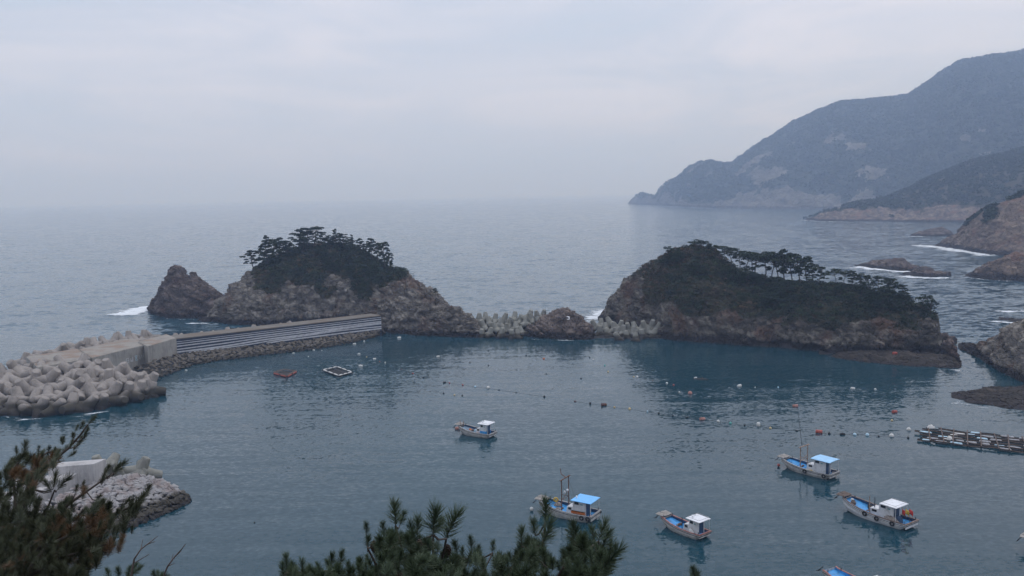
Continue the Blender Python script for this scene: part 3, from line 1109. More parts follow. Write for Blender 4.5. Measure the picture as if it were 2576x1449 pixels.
ORD = ['first', 'second', 'third', 'fourth', 'fifth', 'sixth', 'seventh', 'eighth', 'ninth', 'tenth', 'eleventh', 'twelfth', 'thirteenth', 'fourteenth',
       'fifteenth', 'sixteenth', 'seventeenth', 'eighteenth', 'nineteenth', 'twentieth', 'twenty-first', 'twenty-second', 'twenty-third', 'twenty-fourth',
       'twenty-fifth', 'twenty-sixth', 'twenty-seventh', 'twenty-eighth', 'twenty-ninth', 'thirtieth', 'thirty-first', 'thirty-second', 'thirty-third',
       'thirty-fourth', 'thirty-fifth', 'thirty-sixth', 'thirty-seventh', 'thirty-eighth', 'thirty-ninth', 'fortieth']


def island_pine(key, x, ybase, ytop, kind, label, group, depth=None, wide=1.0, var=None):
    """foot seen at (x, ybase): stand it on the island surface there"""
    P = LAND[key][0].reshape(-1, 3)
    dd = ray(x, ybase)
    dd = dd / np.linalg.norm(dd)
    w = P - EYE
    tt = w @ dd
    off = np.linalg.norm(w - tt[:, None] * dd, axis=1)
    near = np.where(off < 0.9)[0]
    if len(near) == 0:
        near = np.array([np.argmin(off)])
    i = near[np.argmin(tt[near])]
    if off.min() > 0.9:
        i = np.argmin(off)
    foot = P[i]
    dist = math.hypot(foot[0], foot[1])
    top = at_r(x, ytop, dist)
    hgt = max(1.5, top[2] - foot[2])
    root = empty('pine_tree' if kind != 'bare' else 'bare_tree', tuple(foot), random.uniform(0, 6.28) if kind != 'lean' else math.pi + random.uniform(-0.5, 0.5))
    s = hgt
    root.scale = (s * wide, s * wide, s)
    if kind == 'bare':
        link('branches', BARE, None, root)
        tag(root, label, 'tree', group)
        return root
    tm, cm = PINES[kind][var if var is not None else random.randrange(3)]
    link('trunk', tm, None, root)
    link('crown', cm, None, root)
    tag(root, label, 'tree', group)
    return root


# left island crest: (x, foot y, top y, kind, width)
LP = [(634, 674, 628, 'layer', 1.35), (668, 662, 588, 'tiered', 0.95), (690, 656, 600, 'umbrella', 1.1), (706, 648, 598, 'layer', 1.2), (722, 640, 604, 'layer', 1.2),
      (746, 628, 578, 'layer', 1.45), (772, 620, 572, 'layer', 1.5), (790, 618, 569, 'umbrella', 1.5), (808, 618, 582, 'layer', 1.3), (828, 618, 592, 'layer', 1.4), (846, 618, 573, 'tiered', 1.1),
      (862, 622, 588, 'layer', 1.2), (878, 626, 588, 'tiered', 1.1), (908, 636, 600, 'layer', 1.0), (922, 644, 612, 'layer', 1.1), (938, 650, 598, 'layer', 0.75), (950, 658, 610, 'umbrella', 0.95),
      (968, 670, 608, 'layer', 0.75), (982, 678, 636, 'layer', 0.7), (728, 636, 612, 'layer', 1.3), (760, 628, 600, 'layer', 1.4), (1095, 737, 724, 'layer', 1.2)]
special = {634: 'lone pine leaning out on the left shoulder of the left island', 668: 'tall narrow tiered pine near the left end of the left island',
           790: 'highest broad pine at the summit of the left island', 938: 'thin pine with a bare stem toward the right of the left island crest',
           982: 'low ragged pine at the right end of the left island crest', 1095: 'tiny pine rooted on the right rock ridge of the left island'}
for i, (x, yb, yt, kd, wd) in enumerate(sorted(LP)):
    island_pine('island', x, yb, yt, kd, special.get(x, f'{ORD[i]} pine from the left along the crest of the left island'), 'pines on the left island', wide=wd * .82)
island_pine('island', 1042, 702, 686, 'bare', 'small leafless snag on the right ridge of the left island', None)

RP = [(1592, 700, 688, 'layer', 1.5), (1605, 690, 678, 'umbrella', 1.3), (1678, 650, 618, 'umbrella', 0.8), (1668, 658, 640, 'layer', 1.1), (1700, 640, 628, 'layer', 1.6),
      (1750, 630, 602, 'umbrella', 1.35), (1766, 630, 604, 'umbrella', 1.2), (1782, 634, 612, 'layer', 1.2), (1800, 640, 616, 'umbrella', 1.4), (1822, 650, 618, 'umbrella', 1.4), (1846, 664, 622, 'umbrella', 1.2),
      (1858, 676, 630, 'umbrella', 1.1), (1872, 684, 632, 'umbrella', 1.0), (1888, 690, 634, 'umbrella', 1.0), (1904, 694, 634, 'umbrella', 1.1), (1922, 698, 632, 'umbrella', 1.1), (1938, 700, 642, 'umbrella', 1.0),
      (1956, 704, 636, 'umbrella', 1.0), (1974, 706, 628, 'layer', 0.85), (1990, 706, 634, 'layer', 0.9), (2008, 706, 640, 'umbrella', 0.95), (2026, 706, 652, 'layer', 1.0), (2044, 708, 662, 'umbrella', 1.0),
      (2062, 708, 670, 'layer', 1.1), (2108, 712, 675, 'umbrella', 1.15), (2124, 714, 680, 'umbrella', 1.0), (2146, 718, 680, 'layer', 1.0), (2166, 722, 686, 'umbrella', 1.1), (2184, 726, 692, 'layer', 1.1), (2212, 732, 694, 'umbrella', 1.0),
      (2236, 740, 698, 'layer', 1.0), (2254, 748, 700, 'lean', 0.9), (2270, 752, 716, 'layer', 1.1), (2326, 776, 740, 'umbrella', 1.0), (2346, 786, 750, 'umbrella', 0.9),
      (1830, 690, 668, 'layer', 1.4), (1860, 700, 676, 'umbrella', 1.3), (1912, 716, 690, 'layer', 1.4), (1952, 722, 696, 'umbrella', 1.5)]
specialR = {1592: 'low pine at the upper left edge of the right island cliff', 1750: 'flat-topped umbrella pine at the summit of the right island',
            2346: 'bent umbrella pine overhanging the right end of the right island'}
for i, (x, yb, yt, kd, wd) in enumerate(sorted(RP)):
    island_pine('island.001', x, yb, yt, kd, specialR.get(x, f'{ORD[i]} pine from the left on the right island'), 'pines on the right island', wide=wd * .88)
island_pine('island.001', 1714, 638, 614, 'bare', 'leafless grey tree left of the umbrella pine on the right island', 'bare trees on the right island', wide=1.2)
island_pine('island.001', 1664, 662, 644, 'bare', 'leafless twiggy tree at the upper left brow of the right island', 'bare trees on the right island', wide=1.2)

# lower pines rooted down the wooded slopes
def slope_pines(key, spots, where, group):
    for i, (x, y, hp) in enumerate(sorted(spots)):
        island_pine(key, x, y, y - hp, random.choice(('layer', 'layer', 'umbrella', 'lean')), f'{ORD[i]} small pine from the left on the wooded slope of the {where}', group, wide=random.uniform(1.0, 1.5))


rs_ = random.Random(61)
sp_r = []
for k in range(40):
    x = rs_.uniform(1640, 2290)
    crest = np.interp(x, [1640, 1740, 1850, 1930, 2080, 2200, 2290], [668, 626, 676, 704, 712, 728, 756])
    sp_r.append((x, crest + rs_.uniform(6, 26 if x < 1720 else 70 * (1 - max(0, x - 2050) / 420)), rs_.uniform(18, 32)))
slope_pines('island.001', sp_r, 'right island', 'small pines on the slope of the right island')
sp_l = []
for k in range(16):
    x = rs_.uniform(690, 960)
    crest = np.interp(x, [690, 780, 850, 960], [658, 620, 618, 662])
    sp_l.append((x, crest + rs_.uniform(12, 75), rs_.uniform(16, 28)))
slope_pines('island', sp_l, 'left island', 'small pines on the slope of the left island')

# ------------------------------------------------------------------ breakwater
WZ = 6.6
A_ = on_z(443, 852, WZ)
B_ = on_z(958.5, 793.5, WZ)
wdir = (B_ - A_)
wlen = np.linalg.norm(wdir[:2])
wdir = wdir / np.linalg.norm(wdir)
wnrm = np.array([wdir[1], -wdir[0], 0])            # towards the bay
if wnrm[1] > 0:
    wnrm = -wnrm
UP = np.array([0, 0, 1.0])


def z_on(x, y, Q):
    """height at which the sight line (x,y) passes over the plan position of Q"""
    d = math.hypot(Q[0], Q[1])
    return at_r(x, y, d)[2]


zbA = z_on(445, 890, A_)
zbB = z_on(960, 830, B_)
bw = empty('breakwater', (float(A_[0]), float(A_[1]), 0))
tag(bw, 'long concrete breakwater wall painted navy with white wave stripes', 'breakwater')
bwo = np.array([A_[0], A_[1], 0])


def bwp(u, n, z):
    """u metres along the wall, n metres towards the bay, height z -> local"""
    p = np.array([A_[0], A_[1], 0]) + wdir * u * np.array([1, 1, 0]) + wnrm * n + UP * z - bwo
    return Vector(p)


def prism(mb, quad, z0, z1):
    mb.hexa([Vector((q[0], q[1], z0)) for q in quad], [Vector((q[0], q[1], z1)) for q in quad])


# painted wall, built of cast sections with open joints between them
nsec = 9
for k in range(nsec):
    a = wlen * k / nsec + 0.02
    b = wlen * (k + 1) / nsec - 0.02
    MB().hexa([bwp(a, 0, -0.5), bwp(b, 0, -0.5), bwp(b, -1.2, -0.5), bwp(a, -1.2, -0.5)],
              [bwp(a, 0, WZ - 0.25), bwp(b, 0, WZ - 0.25), bwp(b, -1.2, WZ - 0.25), bwp(a, -1.2, WZ - 0.25)]).build('painted_panel', M['mural'], bw)
MB().hexa([bwp(-0.1, 0.06, WZ - 0.245), bwp(wlen, 0.06, WZ - 0.245), bwp(wlen, -6.6, WZ - 0.245), bwp(-0.1, -7.2, WZ - 0.245)],
          [bwp(-0.1, 0.06, WZ), bwp(wlen, 0.06, WZ), bwp(wlen, -6.6, WZ), bwp(-0.1, -7.2, WZ)]).build('deck', M['deck_grey'], bw)
MB().hexa([bwp(0, -1.3, -1), bwp(wlen, -1.3, -1), bwp(wlen, -6.2, -1), bwp(0, -6.8, -1)],
          [bwp(0, -1.3, WZ - 0.26), bwp(wlen, -1.3, WZ - 0.26), bwp(wlen, -6.2, WZ - 0.26), bwp(0, -6.8, WZ - 0.26)]).build('core', M['conc'], bw)
STR = [([(0, .16), (.3, .14), (.6, .11), (1, .075)], .035), ([(0, .30), (.3, .27), (.6, .235), (1, .21)], .055), ([(0, .48), (.25, .43), (.5, .40), (.75, .385), (1, .38)], .075),
       ([(0, .70), (.2, .655), (.4, .55), (.55, .53), (.8, .50), (1, .47)], .075), ([(0, .88), (.15, .87), (.25, .83), (.34, .74), (.45, .70), (.6, .70), (.72, .61), (.85, .545), (1, .53)], .10),
       ([(.05, 1.0), (.18, .97), (.32, .935), (.42, .84), (.52, .80), (.63, .765), (.74, .70), (.86, .70), (1, .75)], .075), ([(.40, .985), (.5, .93), (.62, .915), (.8, .90), (1, .885)], .09)]
for pts, wd in STR:
    wd *= 1.08
    mb = MB()
    us_ = np.linspace(pts[0][0], pts[-1][0], 60)
    # smooth the hand-painted curve
    cs_ = np.interp(us_, [p[0] for p in pts], [p[1] for p in pts])
    for _ in range(8):
        cs_[1:-1] = (cs_[:-2] + cs_[1:-1] * 2 + cs_[2:]) / 4
    prevq = None
    for u, c_ in zip(us_, cs_):
        zt, zb = WZ - 0.28, zbA + (zbB - zbA) * u
        hz = zt - zb
        q = [bwp(u * wlen, 0.002, zt - hz * (c_ - wd / 2)), bwp(u * wlen, 0.002, zt - hz * min(1.03, c_ + wd / 2)),
             bwp(u * wlen, 0.012, zt - hz * (c_ - wd / 2)), bwp(u * wlen, 0.012, zt - hz * min(1.03, c_ + wd / 2))]
        if prevq:
            p = prevq
            mb.add(p + q, [(2, 3, 7, 6), (0, 2, 6, 4), (1, 5, 7, 3)])
        prevq = q
    mb.build('mural_stripe', M['stripe'], bw)


# blocks at the head: plain concrete, standing a little proud of the painted wall
def px_quad_block(name, pts_top, z, depth_vec, zlow, mat, parent, lab=None):
    """pts_top: left and right front top corners as seen"""
    q = [on_z(x, y, z) for x, y in pts_top]
    dv = np.array(depth_vec)
    quad = [q[0], q[1], q[1] + dv, q[0] + dv]
    quad = [p - bwo for p in quad]
    mb = MB()
    prism(mb, quad, zlow, z)
    o = mb.build(name, mat, parent)
    return o, quad


dv = -wnrm * 11 + wdir * 0.5
dv[2] = 0
o1, q1 = px_quad_block('end_block', [(371, 872), (443.5, 851)], WZ + 0.15, dv * 0.9, -0.5, M['conc'], bw)
o2, q2 = px_quad_block('end_block', [(232, 901), (368, 867.5)], WZ - 0.1, dv * 1.5, -0.5, M['conc'], bw)
o3, q3 = px_quad_block('end_block', [(95, 925), (231, 901.5)], WZ - 0.35, dv * 1.7, -0.5, M['conc'], bw)
for q, z, ob in ((q1, WZ + 0.155, o1), (q2, WZ - 0.095, o2), (q3, WZ - 0.345, o3)):
    mb = MB()
    c_ = sum(q) / 4
    qq = [c_ + (p - c_) * 0.985 for p in q]
    prism(mb, qq, z, z + 0.06)
    mb.build('deck_slab', M['conc_top'], ob)
# faded spray-painted marks on the block
bq = q2
fx = (bq[1] - bq[0])
fl = np.linalg.norm(fx[:2])
fx = fx / np.linalg.norm(fx)
fn = np.array([fx[1], -fx[0], 0])
if fn[1] > 0:
    fn = -fn
GL = [[[(0, 0), (0, 1)], [(0, 1), (.8, 1), (.8, .1)], [(.35, .5), (.8, .5)], [(0, .1), (.8, .1)]], [[(0, .1), (0, .8)], [(.7, .1), (.7, 1)], [(0, .35), (.7, .35)], [(0, .1), (.7, .1)]],
      [[(0, .9), (.8, .1)], [(.8, .95), (0, .15)], [(0, 1), (.8, 1)], [(.1, 0), (.8, 0)]], [[(0, .2), (0, 1)], [(0, .2), (.4, .2), (.8, .9)], [(.2, 0), (.3, 0)]], [[(0, .2), (0, 1), (.8, 1), (.8, .2)], [(.2, .7), (.7, .7)], [(.1, .45), (.7, .45)]]]
for k, gl in enumerate(GL):
    O = bq[0] + fx * (fl * (0.60 + 0.083 * k)) + fn * 0.004
    O = np.array([O[0], O[1], 2.9 + 0.05 * k])
    gw = fl * 0.055
    stroke_text('spray_mark', gl, O, fx * gw, np.array([0, 0, 1.25]), 0.16, 0.01, M['stripe'] if k != 2 else M['flblue'], o2, fn)

# ------------------------------------------------------------------ stones
STONES = []
for k in range(8):
    bm = bmesh.new()
    r_ = random.Random(100 + k)
    for i in range(13):
        a, b = r_.uniform(0, 6.28), math.acos(r_.uniform(-1, 1))
        q = Vector((math.sin(b) * math.cos(a), math.sin(b) * math.sin(a), math.cos(b)))
        q = Vector((q.x * r_.uniform(0.8, 1.15), q.y * r_.uniform(0.75, 1.05), q.z * r_.uniform(0.5, 0.75)))
        bm.verts.new(q)
    ret = bmesh.ops.convex_hull(bm, input=bm.verts)
    loose = [v for v in bm.verts if not v.link_faces]
    bmesh.ops.delete(bm, geom=loose, context='VERTS')
    me = bpy.data.meshes.new('stone')
    bm.to_mesh(me)
    bm.free()
    STONES.append(me)
STONES_P = [m.copy() for m in STONES]
for m_ in STONES:
    m_.materials.append(M['stone'])
for m_ in STONES_P:
    m_.materials.append(M['stone_pale'])


def stone_field(parent, origin, cells, meshes, size, maxparts=290, seed=4):
    """cells: list of (pos, normal). nearest ones become parts, the rest one joined part"""
    r = random.Random(seed)
    cells = sorted(cells, key=lambda c: np.linalg.norm(np.array(c[0]) - EYE))
    rest_v, rest_f = [], []
    for i, (p, n) in enumerate(cells):
        me = r.choice(meshes)
        s = size * r.uniform(0.7, 1.25)
        qn = Vector(n).to_track_quat('Z', 'Y').to_matrix().to_4x4()
        mt = Matrix.Translation(Vector(p) - Vector(origin)) @ qn @ Euler((r.uniform(-.5, .5), r.uniform(-.5, .5), r.uniform(0, 6.28))).to_matrix().to_4x4() @ Matrix.Diagonal((s * r.uniform(.85, 1.25), s, s * r.uniform(.8, 1.1), 1))
        if i < maxparts:
            o = bpy.data.objects.new('stone', me)
            COL.objects.link(o)
            o.parent = parent
            o.matrix_local = mt
        else:
            b = len(rest_v)
            rest_v += [mt @ v.co for v in me.vertices]
            rest_f += [tuple(b + j for j in pl.vertices) for pl in me.polygons]
    if rest_v:
        me = bpy.data.meshes.new('smaller_stones')
        me.from_pydata(rest_v, [], rest_f)
        me.materials.append(meshes[0].materials[0])
        o = link('smaller_stones', me, None, parent)
        o['kind'] = 'stuff'


# rubble slope in front of the painted wall
WLN = [(395, 962), (410, 950), (440, 938), (500, 917), (560, 908), (650, 897), (720, 889), (800, 880), (880, 865), (940, 850), (968, 841)]
TPL = [(330, 925), (360, 915), (385, 906), (443, 890), (500, 884), (600, 872), (700, 860), (800, 849), (900, 837), (960, 830)]
rub = empty('rubble_slope', (float(A_[0]), float(A_[1]), 0))
tag(rub, 'slope of brown rubble stones along the foot of the striped breakwater wall', 'rubble slope')
cells = []
wx = np.array(WLN, float)
tx_ = np.array(TPL, float)
grid = []
NU = 100
for i in range(NU):
    f_ = i / (NU - 1)
    xb = 395 + f_ * (968 - 395)
    xt = 332 + f_ ** 1.0 * (961 - 332)
    Pb = on_z(xb, np.interp(xb, wx[:, 0], wx[:, 1]), -0.1)
    yt = np.interp(xt, tx_[:, 0], tx_[:, 1])
    # top of the slope lies against the wall line
    if xt >= 443:
        base = A_ + wdir * wlen * ((xt - 443) / (958.5 - 443)) + wnrm * 0.3
    else:
        e0 = bwo + q1[0] + fn * 0.3
        e1 = bwo + q1[1] + fn * 0.3
        g0 = bwo + q2[0] * 0.25 + q2[1] * 0.75 + fn * 0.3
        base = np.array([np.interp(xt, [332, 371, 443], [g0[j], e0[j], e1[j]]) for j in range(3)])
    zt = z_on(xt, yt, base)
    Pt = np.array([base[0], base[1], min(max(zt, 0.8), 3.6)])
    grid.append((Pb, Pt))
gp = np.array([[pb + (pt - pb) * t for t in np.linspace(-0.15, 1.0, 6)] for pb, pt in grid])
gidx = np.arange(NU * 6).reshape(NU, 6)
gf = np.stack([gidx[:-1, :-1], gidx[1:, :-1], gidx[1:, 1:], gidx[:-1, 1:]], -1).reshape(-1, 4)
link('slope_bed', mesh_np('slope_bed', gp.reshape(-1, 3) - np.array([A_[0], A_[1], 0.25]), gf), M['stone_dark'], rub)
r_ = random.Random(9)
for i in range(NU - 1):
    for j in range(8):
        t = (j + r_.uniform(0.1, 0.9)) / 8
        pb, pt = grid[i]
        p = pb + (pt - pb) * t + (grid[i + 1][0] - pb) * r_.random()
        dd = pt - pb
        n = np.cross(grid[i + 1][0] - pb, dd)
        n = n if n[2] > 0 else -n
        cells.append((p, n))
r_.shuffle(cells)
cells = cells[:620]
stone_field(rub, (A_[0], A_[1], 0), cells, STONES, 0.62)

# ------------------------------------------------------------------ tetrapods
def tetra_mesh(mat):
    mb = MB()
    dirs = [Vector((0, 0, 1))] + [Vector((math.sqrt(8 / 9) * math.cos(a), math.sqrt(8 / 9) * math.sin(a), -1 / 3)) for a in (0, 2 * math.pi / 3, 4 * math.pi / 3)]
    for d in dirs:
        a = d.orthogonal().normalized()
        b = d.cross(a)
        prof = [(0.0, 0.275), (0.15, 0.255), (0.30, 0.220), (0.58, 0.168), (0.605, 0.156), (0.617, 0.13)]
        n = 14
        vs, fs = [], []
        for (h, r) in prof:
            for k in range(n):
                t = 2 * math.pi * k / n
                vs.append(d * h + (a * math.cos(t) + b * math.sin(t)) * r)
        for i in range(len(prof) - 1):
            for k in range(n):
                j = (k + 1) % n
                fs.append((i * n + k, i * n + j, (i + 1) * n + j, (i + 1) * n + k))
        mb.add(vs, fs, True)
        L = len(prof) - 1
        mb.add([vs[L * n + k] for k in range(n)], [tuple(range(n))])
    me = mb.mesh('tetrapod')
    me.materials.append(mat)
    return me


TET = tetra_mesh(M['tetra'])
TETP = tetra_mesh(M['tetra_pale'])


def tetrapod(p, size, label, group, me=TET, rot=None):
    o = bpy.data.objects.new('tetrapod', me)
    COL.objects.link(o)
    o.location = tuple(p)
    s = size * random.uniform(0.93, 1.05)
    o.scale = (s, s, s)
    o.rotation_euler = rot or (random.uniform(-0.5, 0.5) + random.choice((0, 1.9, 1.2, 3.1)), random.uniform(-0.5, 0.5), random.uniform(0, 6.28))
    tag(o, label, 'tetrapod', group)
    return o


# the great heap at the breakwater head
HB = [(-60, 1042), (0, 1044), (60, 1049), (150, 1047), (230, 1036), (290, 1026), (350, 1010), (385, 1000), (402, 986)]
HT = [(-60, 945), (0, 934), (40, 922), (90, 909), (150, 905), (210, 905), (250, 915), (290, 922), (330, 932), (365, 948), (402, 972)]
hbx, htx = np.array(HB, float), np.array(HT, float)
rows = 6
ROWN = ['lowest', 'second', 'third', 'fourth', 'fifth', 'topmost']
for j in range(rows):
    t = (j + 0.15) / (rows - 0.6)
    n = 12 - (j % 2)
    for i in range(n):
        x = -45 + (i + 0.5 * (j % 2) + random.uniform(-0.18, 0.18)) * (440 / 11.6)
        x = min(x, 398 - 10 * t)
        pb = on_z(x, np.interp(x, hbx[:, 0], hbx[:, 1]) - 6, 0.2)
        ztop = np.interp(x, [-60, 60, 200, 300, 360, 402], [3.2, 4.6, 5.0, 4.4, 3.2, 1.4])
        pt = on_z(x, np.interp(x, htx[:, 0], htx[:, 1]) + 14, ztop)
        p = pb + (pt - pb) * t
        p[2] = 0.3 + (ztop - 0.3) * min(1, t * 1.15) ** 0.8 + random.uniform(-0.3, 0.3)
        lab = (f'wet dark tetrapod, {ORD[i]} from the left at the waterline of the big breakwater heap' if j == 0 else
               f'grey tetrapod, {ORD[i]} from the left in the {ROWN[j]} row of the big breakwater heap')
        tetrapod(p, 5.4, lab, 'tetrapods heaped at the breakwater head')
# filler mound so that no daylight shows through the heap
mnd = []
for i in range(24):
    x = -60 + i * (395 + 60) / 23
    pb = on_z(x, np.interp(x, hbx[:, 0], hbx[:, 1]) - 14, -0.5)
    pt = on_z(x, np.interp(x, htx[:, 0], htx[:, 1]) + 14, np.interp(x, [-60, 60, 200, 300, 360, 402], [2.2, 3.4, 3.8, 3.2, 1.6, 0.1]))
    mnd.append([pb, pb * 0.55 + pt * 0.45 + np.array([0, 0, 0.3]), pt, pt + hdir(x) * 8 * (0.3 if i > 20 else 1) - np.array([0, 0, 4])])
mi = np.arange(96).reshape(24, 4)
mf = np.stack([mi[:-1, :-1], mi[1:, :-1], mi[1:, 1:], mi[:-1, 1:]], -1).reshape(-1, 4)
o = link('rubble_mound', mesh_np('rubble_mound', np.array(mnd).reshape(-1, 3), mf), M['stone_dark'])
tag(o, kind='structure')
# seaward row behind the deck
for k, (x, y, z) in enumerate(sorted([(60, 905, 4.5), (85, 898, 5), (110, 890, 5.2), (140, 884, 5.2), (165, 879, 5.4), (190, 873, 5.4), (215, 869, 5.6), (238, 864, 5.6), (262, 860, 5.7), (285, 857, 5.8), (305, 852, 6.0), (325, 850, 6.0),
                              (345, 847, 6.2), (362, 848, 6.2), (380, 847, 6.0), (320, 858, 5.9), (345, 857, 5.8), (296, 866, 5.6), (270, 872, 5.3), (245, 878, 5.2), (222, 884, 5.0), (398, 845, 5.6), (418, 842, 5.4), (440, 838, 5.2),
                              (465, 834, 5.0), (490, 831, 4.8), (515, 829, 4.8), (545, 826, 4.8), (575, 823, 4.8), (605, 819, 4.8), (635, 816, 4.8), (665, 813, 4.8), (700, 809, 4.8), (735, 806, 4.8), (770, 803, 4.8)])):
    p = on_z(x, y + 3, z - 0.6) - UP * (0.3 if x < 390 else 2.3)
    tetrapod(p, 4.6 if x < 390 else 4.2, f'{ORD[k]} tetrapod from the left along the seaward edge of the breakwater deck', 'tetrapods on the seaward side')

# the two heaps in the gap between the islands
G1 = [(1188, 812, 3), (1200, 832, 1.2), (1205, 803, 4), (1216, 820, 2.4), (1222, 800, 4.2), (1232, 812, 3), (1232, 838, 1), (1245, 803, 4.1), (1247, 826, 2), (1258, 815, 3), (1262, 840, 0.8), (1268, 803, 4), (1275, 828, 1.8),
      (1283, 812, 3), (1288, 845, 0.4), (1294, 800, 4.4), (1298, 824, 2), (1308, 806, 3.6), (1312, 835, 1), (1322, 812, 3), (1338, 800, 4.4), (1330, 795, 5), (1352, 796, 4.8), (1366, 792, 4.4), (1212, 842, 0.4), (1300, 846, 0.2)]
for k, (x, y, z) in enumerate(sorted(G1)):
    tetrapod(on_z(x, y + 3, z), 4.0, f'{ORD[k]} tetrapod from the left in the heap between the left island and the painted rock', 'tetrapods between left island and painted rock', TETP, rot=(random.uniform(-.4, .4), random.uniform(-.4, .4), random.uniform(0, 6.28)))
G2 = [(1496, 820, 2.2), (1508, 835, 1), (1512, 815, 2.6), (1524, 826, 1.8), (1530, 842, 0.4), (1536, 812, 3), (1545, 826, 2), (1552, 838, 0.8), (1560, 820, 2.6), (1568, 834, 1.4), (1576, 847, 0.2), (1580, 826, 2.2), (1592, 838, 1), (1598, 826, 2.2),
      (1610, 832, 1.6), (1616, 845, 0.4), (1622, 822, 2.8), (1632, 834, 1.4), (1640, 820, 3), (1646, 842, 0.6), (1654, 826, 2.4), (1662, 812, 3.8), (1668, 836, 1.2), (1676, 822, 3), (1684, 812, 3.8), (1690, 832, 1.8), (1556, 852, 0.0), (1600, 854, 0.0)]
for k, (x, y, z) in enumerate(sorted(G2)):
    tetrapod(on_z(x, y + 3, z), 4.0, f'{ORD[k]} tetrapod from the left in the heap between the painted rock and the right island', 'tetrapods between painted rock and right island', TETP, rot=(random.uniform(-.4, .4), random.uniform(-.4, .4), random.uniform(0, 6.28)))
for nm, xs_, ya, yb in (('gap_sill', (1180, 1330), 826, 852), ('gap_sill', (1480, 1700), 836, 858)):
    P4 = [on_z(xs_[0], yb, -0.4), on_z(xs_[1], yb + 2, -0.4), on_z(xs_[1], ya, 1.0), on_z(xs_[0], ya, 1.0)]
    bk = [p + hdir(1400) * 10 for p in (P4[2], P4[3])]
    me = mesh_np('gap_sill', [P4[0], P4[1], P4[2], P4[3], bk[0] - UP * 3, bk[1] - UP * 3], [(0, 1, 2, 3), (3, 2, 4, 5)])
    o = link('gap_sill', me, M['stone_dark'])
    tag(o, kind='structure')

# ------------------------------------------------------------------ foreground jetty, lower left
J0 = on_z(478, 1262, 0)
jet = empty('jetty', (float(J0[0]), float(J0[1]), 0))
tag(jet, 'stone-faced jetty with pale concrete blocks behind the left pine', 'jetty')
jo = np.array([J0[0], J0[1], 0])
JW = [(180, 1385), (240, 1352), (300, 1338), (350, 1324), (400, 1303), (440, 1284), (470, 1270), (479, 1258)]     # waterline
JC = [(60, 1300), (140, 1250), (200, 1225), (260, 1208), (310, 1198), (350, 1196), (390, 1206), (430, 1226)]     # crown of the slope
grid = []
NJ = 40
jw, jc = np.array(JW, float), np.array(JC, float)
for i in range(NJ):
    f_ = i / (NJ - 1)
    a = f_ * (len(JW) - 1)
    xb = np.interp(a, range(len(JW)), jw[:, 0]); yb = np.interp(a, range(len(JW)), jw[:, 1])
    xt = np.interp(a, range(len(JC)), jc[:, 0]); yt = np.interp(a, range(len(JC)), jc[:, 1])
    Pb = on_z(xb, yb, -0.1)
    Pt = on_z(xt, yt, np.interp(f_, [0, 0.7, 0.9, 1.0], [3.4, 3.4, 2.6, 1.6]))
    grid.append((Pb, Pt))
gp = np.array([[pb + (pt - pb) * t + UP * 0.5 * math.sin(t * math.pi) for t in np.linspace(-0.12, 1.0, 6)] + [pt + np.array([-1.5, 9, -4.0])] for pb, pt in [(np.array(a), np.array(b)) for a, b in grid]])
gidx = np.arange(NJ * 7).reshape(NJ, 7)
gf = np.stack([gidx[:-1, :-1], gidx[1:, :-1], gidx[1:, 1:], gidx[:-1, 1:]], -1).reshape(-1, 4)
link('slope_bed', mesh_np('slope_bed', gp.reshape(-1, 3) - jo - UP * 0.35, gf), M['stone_dark'], jet)
cells = []
r_ = random.Random(19)
for i in range(NJ - 1):
    pb, pt = grid[i]
    L = np.linalg.norm(pt - pb)
    m_ = max(4, int(L / 1.0))
    sp_ = np.linalg.norm(grid[i + 1][0] - pb)
    for j in range(m_):
        t = (j + r_.uniform(0.2, 0.8)) / m_
        p0 = pb + (pt - pb) * t
        p1 = grid[i + 1][0] + (grid[i + 1][1] - grid[i + 1][0]) * t
        p = p0 + (p1 - p0) * r_.random() + UP * 0.5 * math.sin(t * math.pi)
        n = np.cross(grid[i + 1][0] - pb, pt - pb)
        n = n if n[2] > 0 else -n
        cells.append((p, n / np.linalg.norm(n) + UP * 0.4))
stone_field(jet, jo, cells, STONES_P, 0.68, seed=5)


def jet_block(top, z, dep, zlow, name='concrete_block'):
    q = [on_z(x, y, z) for x, y in top]
    dv = np.array(dep)
    quad = [p - jo for p in (q[0], q[1], q[1] + dv, q[0] + dv)]
    mb = MB()
    mb.hexa([Vector((p[0] + (0.0), p[1], zlow)) for p in quad], [Vector((p[0], p[1], z)) for p in quad])
    o = mb.build(name, M['conc_pale'], jet)
    bv = o.modifiers.new('bevel', 'BEVEL')
    bv.width = 0.08
    bv.segments = 2
    return o


jet_block([(120, 1176), (235, 1167)], 6.4, (0.7, 2.6, 0), -0.5)
jet_block([(20, 1216), (160, 1206)], 5.2, (0.6, 3.0, 0), -0.5)
jet_block([(-120, 1282), (60, 1256)], 4.4, (0.8, 6.0, 0), -0.5)
for k, (x, y, z) in enumerate(sorted([(262, 1196, 2.6), (252, 1180, 3.4), (285, 1188, 3.2), (300, 1204, 2.4), (325, 1204, 2.2), (352, 1186, 3.2), (366, 1192, 2.4), (274, 1176, 3.0)])):
    tetrapod(on_z(x, y, z), 4.0, f'{ORD[k]} pale tetrapod from the left behind the stone-faced jetty slope', 'tetrapods at the near jetty', TETP)


